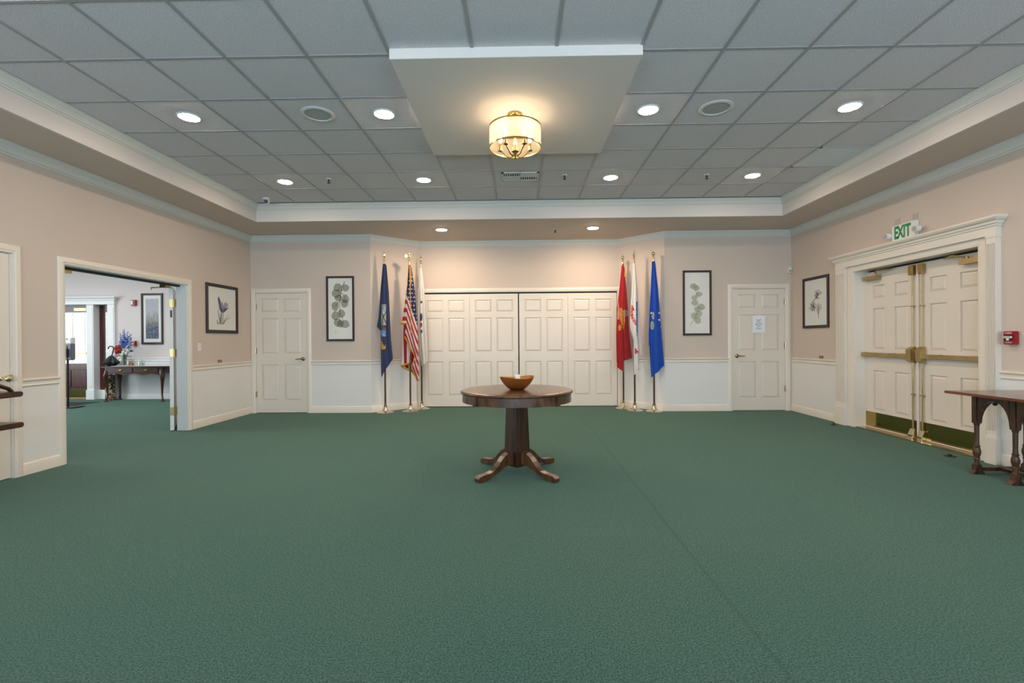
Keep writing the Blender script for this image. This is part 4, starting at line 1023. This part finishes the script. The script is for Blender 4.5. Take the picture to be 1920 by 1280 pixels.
cl.sheet([(101, 137), (90, 350), (86, 560), (96, 760), (112, 900)], [(122, 142), (143, 340), (154, 520), (164, 680), (180, 822)], plain(NAVY), bulge=.04, nf=1.6, ph=.1, back=True)
cl.build(t)
# national flag with gold fringe and eagle
t = pole_stand(-2.225, 4.915, 'flag stand with a red and white striped flag with blue starred corner and gold fringe', 'eagle')
cl = Cloth(270, 300, 130, 1210, KU, -2.225, 4.915)
RED, WHT, BLU = (.70, .10, .15), (.87, .83, .82), (.11, .15, .33)
def stripes(ux, uy):
    dd = uy-2.9*max(0, ux-262)
    if dd < 360:
        gx, gy = 19, 30; i = math.floor(ux/gx); j = math.floor(uy/gy)
        cx_, cy_ = (i+.5+.22*(j % 2))*gx, (j+.5)*gy
        return WHT if uy > 220 and star(ux, uy*1.0, cx_, cy_, 6.5) else BLU
    return WHT if int((dd-360)//31) % 2 == 0 else RED
def tail(ux, uy):
    x = ux-(uy-585)*.04
    if uy < 470: return stripes(ux, uy)
    return WHT if int((x-212)//24) % 2 == 0 else RED
cl.sheet([(268, 138), (262, 300), (248, 460), (238, 600), (226, 872)], [(284, 150), (300, 330), (312, 520), (318, 700), (300, 850)], tail, d0=.010, bulge=.02, amp=.012, nf=2.0, ph=.1, nx=36)
cl.sheet([(268, 140), (262, 280), (248, 400), (227, 560)], [(280, 140), (276, 300), (270, 430), (262, 560)], stripes, d0=.034, bulge=.03, amp=.008, nf=1.2, ph=.3, nx=40, ny=260)
eg = cl.sheet([(274, 140), (264, 420), (250, 660), (292, 740), (330, 800), (308, 880), (352, 985)], [(288, 155), (314, 330), (336, 520), (346, 690), (354, 800), (357, 890), (362, 972)], stripes, d0=.03, bulge=.05, amp=.013, nf=1.6, ph=.0, nx=64, ny=340)
cl.sheet([(268, 140), (258, 300), (244, 500), (236, 700), (228, 870)], [(286, 155), (314, 330), (336, 540), (350, 790), (357, 965)], tail, bulge=.04, amp=.012, nf=2.2, ph=.4, back=True)
fl = cl.build(t)
b = MB()
def fringe(pts, r=.013): b.tube([cl.pos(x, y, d_) for x, y, d_ in pts], r, 6)
fringe([(227, 562, .040), (244, 564, .062), (262, 562, .045)], .026)
fringe([(250, 662, .045), (272, 700, .055), (292, 742, .06), (330, 802, .06), (322, 840, .06), (308, 882, .06), (330, 935, .065), (352, 985, .06), (360, 975, .04)])
fringe([(226, 874, .02), (255, 868, .035), (285, 856, .035)], .020); fringe([(226, 880, -.02), (262, 905, -.04), (300, 918, -.04), (340, 972, -.04)], .012)
b.build('fringe', M['fringe'], fl, smooth=60, label='gold fringe along the flag edges')
b = MB(); b.tube([cl.pos(x, y, d_) for x, y, d_ in ((274, 140, .03), (280, 190, .05), (288, 300, .085), (294, 420, .10), (298, 520, .105), (301, 600, .105))], .0065, 6)
b.tube([cl.pos(282, 140, .03), cl.pos(288, 200, .05), cl.pos(291, 280, .08)], .009, 6)
b.lathe([(.004, 0), (.012, -.012), (.010, -.022), (.016, -.085)][::-1], c=cl.pos(301, 598, .105), n=10)
b.build('cord', M['fringe'], fl, smooth=60, label='gold cord ending in a tassel')
# white flag behind the national flag
t = pole_stand(-2.085, 5.215, 'flag stand with a white flag half hidden behind the striped flag', 'spear')
cl = Cloth(322, 350, 160, 1195, KU*1.035, -2.085, 5.215)
def cg(ux, uy):
    for x, y, rx, ry, c in ((335, 420, 7, 10, (.30, .30, .34)), (336, 530, 9, 30, (.20, .24, .40)), (338, 585, 8, 18, (.62, .22, .26)), (342, 632, 7, 12, (.25, .27, .36))):
        if ((ux-x)/rx)**2+((uy-y)/ry)**2 < 1: return c
    return (.90, .89, .87)
cl.sheet([(316, 168), (312, 330), (312, 560), (330, 760), (345, 885)], [(330, 170), (350, 320), (372, 560), (386, 760), (388, 852)], cg, bulge=.05, nf=2.2, ph=.3)
cl.sheet([(316, 168), (312, 330), (312, 560), (330, 760), (345, 870)], [(330, 172), (350, 320), (372, 560), (386, 760), (387, 850)], plain((.90, .89, .87)), bulge=.04, nf=2.0, ph=.1, back=True)
cl.build(t)
# red flag with gold emblem
t = pole_stand(1.575, 5.14, 'flag stand with a red flag bearing a gold emblem, nearest the folding door', 'ball')
cl = Cloth(113, 110, 140, 1190, KU*1.03, 1.575, 5.14)
CRIM = (.66, .09, .13)
def usmc(ux, uy):
    p = (ux, uy)
    if 68 < ux < 79 and 415 < uy < 545:
        return (.88, .72, .70) if letters('UNITED STATES', (uy-418)/125, (79-ux)/11) else (.80, .50, .48)
    if ((ux-82)/10)**2+((uy-604)/22)**2 < 1: return (.83, .58, .20) if noise.noise((ux*.2, uy*.2, 1)) > -.2 else (.60, .36, .14)
    if ((ux-118)/14)**2+((uy-500)/26)**2 < 1 and uy < 522: return (.72, .66, .66) if noise.noise((ux*.25, uy*.2, 1)) > -.1 else (.38, .30, .32)
    if inside(p, [(84, 458), (96, 462), (108, 478), (106, 500), (118, 520), (121, 545), (114, 590), (108, 622), (98, 600), (90, 560), (82, 530), (80, 480)]): return (.80, .54, .20) if noise.noise((ux*.15, uy*.06, 4)) > -.3 else (.60, .36, .16)
    r_ = math.hypot(ux-124, (uy-500)*.8)
    if 14 < r_ < 20 and (uy < 500 or ux > 128) and uy < 535: return (.84, .56, .56)
    return CRIM
cl.sheet([(108, 142), (96, 260), (84, 360), (70, 480), (62, 610), (66, 760), (61, 888)], [(118, 142), (124, 260), (128, 360), (124, 480), (118, 610), (114, 760), (113, 928)], usmc, d0=.03, bulge=.04, nf=1.3, ph=.3)
cl.sheet([(108, 145), (104, 300), (100, 480), (98, 650), (100, 846)], [(120, 142), (134, 300), (144, 450), (152, 620), (172, 822)], usmc, d0=.026, bulge=.045, nf=1.4, ph=.6)
cl.sheet([(108, 145), (92, 300), (70, 480), (64, 650), (66, 860)], [(119, 145), (133, 300), (143, 450), (151, 620), (170, 818)], plain(CRIM), bulge=.04, nf=2.2, ph=.2, back=True)
fl = cl.build(t)
b = MB(); b.tube([cl.pos(x, y, d_) for x, y, d_ in ((118, 146, .03), (124, 175, .05), (125, 205, .05))], .006, 6); b.lathe([(.016, -.075), (.010, -.02), (.013, -.008), (.004, 0)], c=cl.pos(125, 205, .05), n=10)
b.build('cord', M['fringe'], fl, smooth=60, label='short gold tassel')
# white flag with blue seal and red scroll
t = pole_stand(1.712, 4.865, 'flag stand with a white flag showing a red scroll and blue seal', 'spear')
cl = Cloth(180, 187, 120, 1200, KU, 1.712, 4.865)
PW = (.90, .89, .89)
def army(ux, uy):
    if 190 < ux < 205 and 412 < uy < 662:
        n1 = noise.noise((ux*.25, uy*.09, 3))
        if uy > 625: return (.25, .33, .55) if n1 > 0 else PW
        return ((.10, .24, .58) if n1 > -.05 else (.45, .58, .80)) if uy < 520 else ((.14, .30, .62) if n1 > .05 else (.50, .62, .82))
    # scroll: an arc from (168, 440) down to (192, 570)
    for (x0, y0), (x1, y1), s0, s1 in (((164, 438), (158, 480), 0, .28), ((158, 480), (166, 530), .28, .64), ((166, 530), (190, 580), .64, 1)):
        dx, dy = x1-x0, y1-y0; q = ((ux-x0)*dx+(uy-y0)*dy)/(dx*dx+dy*dy); n_ = ((ux-x0)*dy-(uy-y0)*dx)/math.hypot(dx, dy)
        if 0 <= q < 1 and -9 < n_ < 9:
            return (.93, .74, .72) if letters('UNITED', s0+(s1-s0)*q, (9-n_-3)/12) else (.80, .16, .17)
    if 166 < ux < 178 and 448 < uy < 478 and (ux-166)+(478-uy)*.4 < 16: return (.80, .18, .19)
    if inside((ux, uy), [(181, 745), (188, 748), (198, 768), (208, 768), (206, 790), (196, 778), (190, 790), (182, 788)]): return (.80, .17, .18)
    return PW
cl.sheet([(184, 132), (198, 350), (204, 520), (206, 700), (212, 806)], [(188, 134), (214, 400), (226, 580), (236, 720), (238, 796)], plain(PW), d0=-.01, bulge=.02, nf=1.2, nx=20, ny=100)
cl.sheet([(171, 130), (166, 300), (156, 430), (149, 560), (152, 610), (176, 690), (178, 940)], [(186, 135), (204, 300), (208, 430), (211, 560), (213, 650), (215, 750), (213, 905)], army, bulge=.05, nf=1.7, ph=.1, nx=70, ny=320)
cl.sheet([(171, 132), (166, 300), (156, 430), (150, 560), (155, 610), (176, 690), (178, 930)], [(186, 137), (204, 300), (208, 430), (211, 560), (213, 650), (215, 750), (213, 900)], plain(PW), bulge=.04, nf=1.8, ph=.4, back=True)
cl.build(t)
# bright blue flag with stars
t = pole_stand(2.02, 4.765, 'flag stand with a bright blue starred flag, farthest right of the six', 'ball')
cl = Cloth(333, 330, 110, 1205, KU, 2.02, 4.765)
AZ = (.06, .30, .72)
def af(ux, uy):
    for x, y, r in ((366, 493, 9), (365, 543, 9), (379, 592, 8), (310, 493, 8), (372, 440, 4)):
        if star(ux, uy, x, y, r*1.15): return (.92, .92, .95)
    if ((ux-321)/9)**2+((uy-512)/26)**2 < 1: return (.80, .78, .74) if noise.noise((ux*.25, uy*.12, 3)) > -.1 else (.35, .30, .30)
    if ((ux-316)/12)**2+((uy-582)/32)**2 < 1: return (.52, .68, .70) if ((ux-316)/8)**2+((uy-582)/22)**2 < 1 else (.72, .70, .50)
    return AZ
cl.sheet([(323, 118), (312, 300), (300, 480), (292, 640), (292, 725)], [(336, 118), (340, 300), (340, 480), (336, 640), (330, 800)], af, d0=.014, bulge=.03, nf=1.3, ph=.2, nx=30)
cl.sheet([(325, 118), (320, 300), (310, 480), (306, 680), (306, 958)], [(343, 120), (363, 330), (374, 500), (388, 700), (399, 868)], af, d0=.026, bulge=.05, nf=2.2, ph=.15, nx=70, ny=320)
cl.sheet([(325, 120), (316, 300), (304, 480), (300, 680), (312, 930)], [(343, 122), (363, 330), (374, 500), (388, 700), (397, 866)], plain(AZ), bulge=.04, nf=2.0, ph=.4, back=True)
cl.build(t)

# ------------------------------------------------------------------ wall fixtures
t = thing('exit_sign', 'white exit sign with green letters and two lamp heads above the double doors', 'sign', (XR, 2.331, 2.41))
MB().box(XR-.052, XR, 2.157, 2.505, 2.408, 2.612).build('housing', M['white'], t, bevel=.006)
for ch, yy in zip('EXIT', (2.432, 2.367, 2.308, 2.252)):
    text_mesh(ch, .205, lambda x, d_, z, yy=yy: (XR-.0525-d_, yy-x*.62, 2.512+z), 'letter', M['green'], t, ext=.0012, bold=.007)
for yy, s_ in ((2.515, 1), (2.135, -1)):
    b = MB(); b.lathe([(.012, 0), (.038, .004), (.042, .02), (.040, .05), (.020, .06)], c=(XR-.10, yy+.03*s_, 2.50), n=18, axis='x')
    b.tube([(XR-.05, yy-.01*s_, 2.50), (XR-.06, yy+.03*s_, 2.50)], .014, 8)
    h_ = b.build('lamp_head', M['white'], t, smooth=40)
    MB().lathe([(.030, -.004), (.030, .0)], c=(XR-.10, yy+.03*s_, 2.50), n=18, axis='x').build('lens', M['mesh'], h_)
for y0, y1, z0, z1 in ((2.43, 2.52, 2.615, 2.70), (2.165, 2.25, 2.60, 2.70)):
    MB().box(XR-.0015, XR+.001, y0, y1, z0, z1).build('wall_patch', M['patch'], wall_right, label='greyer patch of old paint above the exit sign')
def pull_station(T, a, z, label, w=.105, h=.125):
    t = thing('fire_alarm_pull', label, 'fire alarm', T(a, 0, z))
    MB(T).box(a-w/2, a+w/2, 0, .05, z, z+h).build('housing', M['red'], t, bevel=.006)
    MB(T).box(a-w*.40, a+w*.40, .048, .053, z+h*.30, z+h*.74).build('recess', M['floorstop'], t, label='dark handle recess')
    b = MB(T); b.box(a-w*.36, a+w*.36, .05, .066, z+h*.47, z+h*.63); b.box(a-w*.09, a+w*.09, .05, .064, z+h*.30, z+h*.48)
    b.build('pull_handle', M['white'], t, bevel=.002, label='white T-shaped pull handle')
    sg = -1 if T(1, 0, 0)[1] != T(0, 0, 0)[1] and T(0, 1, 0)[0] < T(0, 0, 0)[0] else 1
    text_mesh('FIRE', h*.17, lambda x, d_, q: T(a+sg*x, .0505+d_, z+h*.86+q), 'lettering', M['white'], t, ext=.0006, sx=1.4, spacing=1.2)
    text_mesh('PULL DOWN', h*.09, lambda x, d_, q: T(a+sg*x, .0665+d_, z+h*.55+q), 'lettering', M['red'], t, ext=.0006)
    text_mesh('ALARM', h*.11, lambda x, d_, q: T(a+sg*x, .0505+d_, z+h*.14+q), 'lettering', M['white'], t, ext=.0006, sx=1.4)
pull_station(on_right(), 1.093, 1.17, 'red fire alarm pull station beside the exit doors')
pull_station(on_back(6.95), -8.81, 1.168, 'small red fire alarm pull station on the lobby wall right of the flowers', .092, .122)
t = thing('fire_strobe', 'red fire alarm strobe on the lobby wall left of the framed print', 'fire alarm', (-8.81, 6.95, 2.066))
MB().box(-8.865, -8.755, 6.905, 6.95, 2.066, 2.195).build('housing', M['red'], t, bevel=.006)
MB().box(-8.85, -8.80, 6.888, 6.907, 2.085, 2.175).build('strobe_lens', M['white'], t, bevel=.008, label='clear strobe lens')
t = thing('light_switch', 'white rocker light switch on the left wall below the tulip print', 'switch', (XL, 3.443, 1.12)); T = on_left()
MB(T).box(3.408, 3.478, 0, .006, 1.118, 1.236).build('plate', M['white'], t, bevel=.002)
MB(T).box(3.427, 3.459, .005, .010, 1.144, 1.210).build('rocker', M['white'], t, bevel=.002)
def canted(p0, p1):
    v = Vector((p1[0]-p0[0], p1[1]-p0[1], 0)).normalized(); n_ = Vector((v.y, -v.x, 0))
    return lambda a, d_, z: (p0[0]+v.x*a+n_.x*d_, p0[1]+v.y*a+n_.y*d_, z)
def outlet(T, a, z, label):
    t = thing('wall_outlet', label, 'outlet', T(a, 0, z))
    MB(T).box(a-.036, a+.036, .004, .010, z-.058, z+.058).build('plate', M['white'], t, bevel=.002)
    for q in (-.022, .022):
        r = MB(T).box(a-.017, a+.017, .009, .012, z+q-.014, z+q+.014).build('receptacle', M['white'], t, bevel=.003)
        MB(T).box(a-.008, a-.005, .0118, .0124, z+q-.004, z+q+.006).box(a+.005, a+.008, .0118, .0124, z+q-.004, z+q+.006).build('slot', M['darkgrey'], r)
outlet(canted((-2.88, YB), (-2.17, YR)), .36, .35, 'white wall outlet low on the canted wall behind the left flags')
outlet(canted((1.56, YR), (2.22, YB)), .50, .38, 'white wall outlet low on the canted wall behind the right flags')
def bumper(T, a, z, label):
    t = thing('wall_bumper', label, 'door stop', T(a, 0, z))
    o = Vector(T(a, 0, z)); n_ = (Vector(T(a, 1, z))-o)
    MB().tube([o, o+n_*.005], .022, 16).build('flange', M['brass'], t, smooth=40)
    MB().tube([o+n_*.004, o+n_*.022, o+n_*.030, o+n_*.044, o+n_*.050], [.011, .011, .021, .021, .012], 16).build('knob', M['brass'], t, smooth=50)
bumper(on_left(), 3.89, .955, 'round brass door bumper on the left wall just above the chair rail')
bumper(on_right(), 3.955, .950, 'round brass door bumper on the right wall just above the chair rail')
t = thing('motion_detector', 'small white motion detector high in the right corner of the back wall', 'detector', (4.345, YB, 2.36))
MB().box(4.312, 4.378, YB-.045, YB, 2.36, 2.455).build('housing', M['white'], t, bevel=.010)
MB().box(4.322, 4.368, YB-.049, YB-.044, 2.375, 2.412).build('lens', M['mesh'], t, bevel=.003)
for x, y, l_ in ((4.20, 3.41, 'round dark floor door stop on the carpet left of the exit doors'), (4.20, 1.56, 'round dark floor door stop on the carpet behind the console table')):
    t = thing('floor_stop', l_, 'door stop', (x, y, 0))
    MB().lathe([(.052, 0), (.052, .004), (.045, .007), (.01, .008)], c=(x, y, 0), n=24).build('plate', M['floorstop'], t, smooth=40)
    MB().lathe([(.016, .007), (.016, .018), (.010, .022), (.002, .022)], c=(x, y, 0), n=14).build('button', M['floorstop'], t, smooth=40)
t = thing('paper_notice', 'white paper notice with five short lines taped to the right back door', 'notice', (3.826, YB-.004, 1.338))
MB().box(3.718, 3.934, YB-.0012, YB+.0, 1.338, 1.632).build('sheet', M['paper'], t)
for k, w_ in enumerate(('Staff', 'Only', 'Beyond', 'This', 'Point')):
    text_mesh(w_, .040, lambda x, d_, z, k=k: (3.826+x, YB-.0016-d_, 1.556-k*.036+z), 'lettering', M['inkgrey'], t, ext=.0003)

# ------------------------------------------------------------------ lobby furniture
t = thing('lobby_table', 'mahogany side table with curved legs and two drawers in the lobby', 'table', (-8.47, 6.69, 0))
MB().box(-9.14, -7.70, 6.44, 6.925, .728, .750).build('tabletop', M['mahogh'], t, bevel=.007)
b = MB(); b.box(-9.10, -7.86, 6.50, 6.88, .60, .728)
sc = [(-9.06, .605), (-7.90, .605)]; n = 40
for i in range(n+1):
    u = i/n; sc.append((-7.90-1.16*u, .580-.018*cos(2*pi*u*3)))
b.prism(sc, 'y', 6.50, 6.52)
b.build('apron', M['mahogh'], t)
for x0, x1 in ((-9.02, -8.50), (-8.47, -7.95)):
    dr = MB().box(x0, x1, 6.488, 6.502, .620, .712).build('drawer', M['mahogh'], t, bevel=.003)
    c_ = (x0+x1)/2
    b = MB(); b.tube([(c_-.04, 6.486, .672), (c_-.035, 6.472, .66), (c_, 6.468, .652), (c_+.035, 6.472, .66), (c_+.04, 6.486, .672)], .005, 6); b.prism([(c_-.05, .672), (c_, .69), (c_+.05, .672), (c_+.02, .655), (c_-.02, .655)], 'y', 6.482, 6.488)
    b.build('drawer_pull', M['brass'], dr, label='brass drawer pull')
for sx, sy, x, y in ((-1, -1, -9.07, 6.53), (1, -1, -7.89, 6.53), (-1, 1, -9.07, 6.85), (1, 1, -7.89, 6.85)):
    P_ = lambda o, z: (x+sx*o*.75, y+sy*o*.6, z)
    b = MB().tube([P_(.0, .66), P_(.010, .60), P_(.028, .55), P_(.030, .50), P_(.018, .40), P_(.0, .25), P_(-.004, .14), P_(.006, .08), P_(.026, .05), P_(.034, .022)], [.046, .050, .048, .040, .030, .021, .017, .017, .022, .014], 12)
    b.lathe([(.030, 0), (.038, .006), (.040, .018), (.030, .030), (.012, .036)], c=P_(.026, 0), n=14)
    b.build('leg', M['mahogh'], t, smooth=60)
t = thing('lace_runner', 'white lace runner lying along the lobby table and hanging over its right end', 'cloth', (-8.4, 6.7, .75))
b = MB(); b.box(-9.0, -7.70, 6.53, 6.84, .7505, .7535)
sc = [(6.53, .7535), (6.84, .7535)]+[(6.84-.31*i/24, .665-.018*abs(sin(pi*i/4))) for i in range(25)]
b.prism(sc, 'x', -7.698, -7.694); b.box(-7.70, -7.694, 6.53, 6.84, .7505, .7535)
b.build('runner_cloth', M['lace'], t)
# vase of flowers
vx, vy, vz = -8.80, 6.66, .7535
t = thing('flower_vase', 'glass vase of blue delphiniums with red and white flowers on the lobby table', 'vase', (vx, vy, vz))
MB().lathe([(.040, vz), (.046, vz+.004), (.052, vz+.10), (.066, vz+.24), (.063, vz+.24), (.049, vz+.10), (.042, vz+.012), (.004, vz+.010)], c=(vx, vy, 0), n=24).build('vase_body', M['jarglass'], t, smooth=50)
random.seed(11)
stems = MB(); lv = MB()
heads = []
for k, (dx, dy, h_) in enumerate(((-.10, 0, .70), (-.05, .04, .78), (.0, -.02, .66), (.03, .05, .74), (.07, 0, .62), (.11, .03, .68), (.14, -.01, .55), (-.03, -.04, .56))):
    p0 = (vx+dx*.15, vy+dy*.15, vz+.02); p1 = (vx+dx*.45, vy+dy*.5, vz+.26); p2 = (vx+dx, vy+dy, vz+h_)
    stems.tube([p0, p1, p2], [.004, .0035, .002], 5)
    heads.append((p1, p2))
for k in range(16):
    a = random.uniform(0, 2*pi); r = random.uniform(.04, .16); z = vz+random.uniform(.20, .36)
    c_ = Vector((vx+r*cos(a), vy+r*.6*sin(a), z)); u = Vector((cos(a), .6*sin(a), random.uniform(-.2, .5))).normalized()*.055; w_ = u.cross(Vector((0, 0, 1))).normalized()*.022
    lv.add([c_-u, c_+w_+Vector((0, 0, .006)), c_+u, c_-w_+Vector((0, 0, .006)), c_-Vector((0, 0, .008))], [(0, 1, 4), (1, 2, 4), (2, 3, 4), (3, 0, 4)])
    stems.tube([(vx, vy, vz+.15), c_-u], .0025, 4)
stems.build('stems', M['leafgreen'], t); lv.build('leaves', M['leafgreen'], t)
for k, (p1, p2) in enumerate(heads):
    b = MB(); p1 = Vector(p1); p2 = Vector(p2)
    for i in range(17):
        u = .42+.58*i/16; q = p1.lerp(p2, u); r = .034*(1.15-u)+.009
        for m_ in range(2):
            a = random.uniform(0, 2*pi); b.ball(q+Vector((cos(a), sin(a), 0))*r, r*.62, 6, 4, (1, 1, .7))
    b.build('delphinium', M['blueflower'] if k % 3 else M['paleblue'], t, smooth=60, label='blue flower spike')
for k, (dx, dz) in enumerate(((-.13, .38), (-.075, .33), (-.12, .31), (-.07, .40))):
    b = MB(); c_ = Vector((vx+dx, vy-.06, vz+dz))
    for i in range(22):
        a = i*2.4; r = .050*math.sqrt(i/22); b.ball(c_+Vector((r*cos(a), -.018+.6*r, r*sin(a))), .019, 6, 4, (1, .5, 1))
    b.build('red_bloom', M['redflower'], t, smooth=60, label='deep red bloom')
for k, (dx, dz) in enumerate(((.03, .30), (.09, .27), (.0, .24), (-.06, .17), (.12, .33), (-.03, .12))):
    b = MB(); c_ = Vector((vx+dx, vy-.075, vz+dz))
    for i in range(12):
        a = i*2.4; r = .028*math.sqrt(i/12); b.ball(c_+Vector((r*cos(a), -.01+.5*r, r*sin(a))), .011, 6, 4, (1, .5, 1))
    b.build('white_bloom', M['whiteflower'], t, smooth=60, label='small white bloom')
def candy_jar(x, y, label, r, h_, sweets, n_):
    z = .7535; t = thing('candy_jar', label, 'jar', (x, y, z))
    MB().lathe([(r*.75, z), (r, z+.012), (r*1.02, z+h_*.7), (r*.85, z+h_), (r*.82, z+h_), (r*.96, z+h_*.7), (r*.93, z+.014), (.003, z+.008)], c=(x, y, 0), n=24).build('jar_body', M['jarglass'], t, smooth=50)
    MB().lathe([(r*.86, z+h_), (r*.86, z+h_+.008), (r*.4, z+h_+.018), (.010, z+h_+.022), (.013, z+h_+.034), (.003, z+h_+.042)], c=(x, y, 0), n=24).build('jar_lid', M['jarglass'], t, smooth=50)
    b = MB()
    for i in range(n_):
        a = i*2.4; q = math.sqrt((i % 12)/12)*r*.74; b.ball((x+q*cos(a), y+q*sin(a), z+.022+.020*(i//12)), .013, 6, 4, (1.2, 1, .8))
    o = b.build('sweets', sweets, t, smooth=60, label='sweets filling the jar'); o['kind'] = 'stuff'
candy_jar(-8.615, 6.60, 'low glass jar of amber sweets on the lobby table beside the vase', .070, .125, M['candyorange'], 34)
candy_jar(-8.405, 6.62, 'glass jar of white sweets on the lobby table, farther from the vase', .066, .115, M['candywhite'], 44)
# umbrella in its stand
ux_, uy_ = -9.245, 6.80
t = thing('umbrella_stand', 'tall floral patterned ceramic umbrella stand behind the lobby table leg', 'stand', (ux_, uy_, 0))
MB().lathe([(.095, 0), (.10, .01), (.10, .03), (.088, .05), (.086, .50), (.098, .53), (.102, .55), (.090, .55), (.078, .50), (.078, .04), (.003, .03)], c=(ux_, uy_, 0), n=28).build('stand_body', M['floral'], t, smooth=50)
t = thing('umbrella', 'black folded umbrella with hooked wooden handle standing in the floral stand', 'umbrella', (ux_, uy_, .05))
vs = []; n = 32; pr = [(.006, .06), (.020, .20), (.040, .50), (.060, .68), (.075, .765), (.14, .80), (.15, .835), (.105, .88), (.06, .94), (.022, .975)]
for i, (r, z) in enumerate(pr):
    for j in range(n):
        a = 2*pi*j/n; f = 1+(.22*cos(8*a)+.08*cos(3*a+1))*(min(1, i/4))
        off = .055*max(0, min(1, (z-.55)/.25)); vs.append((ux_+off+r*f*cos(a), uy_-.02*max(0, min(1, (z-.55)/.25))+r*f*sin(a)*.62, z))
b = MB().add(vs, [(i*n+j, i*n+(j+1) % n, (i+1)*n+(j+1) % n, (i+1)*n+j) for i in range(len(pr)-1) for j in range(n)]+[tuple(range(n))[::-1], tuple(range((len(pr)-1)*n, len(pr)*n))])
b.build('canopy', M['blackcloth'], t, smooth=60)
hx, hy = ux_+.055, uy_-.02
MB().tube([(hx, hy, .96), (hx+.03, hy, 1.05), (hx+.045, hy, 1.11), (hx+.042, hy, 1.145), (hx+.012, hy, 1.172), (hx-.03, hy, 1.178), (hx-.065, hy, 1.155), (hx-.078, hy, 1.118)], [.011, .012, .013, .014, .014, .014, .013, .012], 10).build('handle', M['mahog'], t, smooth=50, label='hooked brown wooden handle')
# hand sanitiser stand
sx, sy = -9.0, 5.62
t = thing('sanitizer_stand', 'black floor stand with a grey hand sanitizer dispenser in the lobby', 'dispenser', (sx, sy, 0))
MB().box(sx-.16, sx+.16, sy-.14, sy+.14, .008, .020).build('base', M['black'], t, bevel=.003)
MB().lathe([(.017, .018), (.017, 1.20)], c=(sx-.05, sy, 0), n=14).build('post', M['black'], t, smooth=40)
MB().box(sx-.13, sx+.03, sy-.01, sy+.09, .92, 1.25).build('dispenser', M['sanigrey'], t, bevel=.015)
MB().box(sx-.13, sx+.03, sy-.012, sy+.09, 1.235, 1.36).build('dispenser_top', M['white'], t, bevel=.012, label='white dispenser cover')
MB().box(sx-.085, sx-.015, sy-.05, sy-.01, .98, 1.14).build('drip_bracket', M['black'], t, bevel=.006)
MB().lathe([(.012, 0), (.012, .006)], c=(sx-.05, sy-.016, 1.33), n=12, axis='y').build('sensor', M['black'], t)
t = thing('entrance_mat', 'dark entrance mat on the lobby carpet before the glass door', 'mat', (-10.0, 6.0, 0))
MB().box(-10.95, -9.20, 5.45, 6.44, 0, .008).build('pile', M['darkmat'], t); 
b = MB()
for q in ((-10.97, -10.93, 5.43, 6.46), (-9.22, -9.18, 5.43, 6.46), (-10.97, -9.18, 5.43, 5.47), (-10.97, -9.18, 6.42, 6.46)): b.box(*q, 0, .007)
b.build('border', M['black'], t)
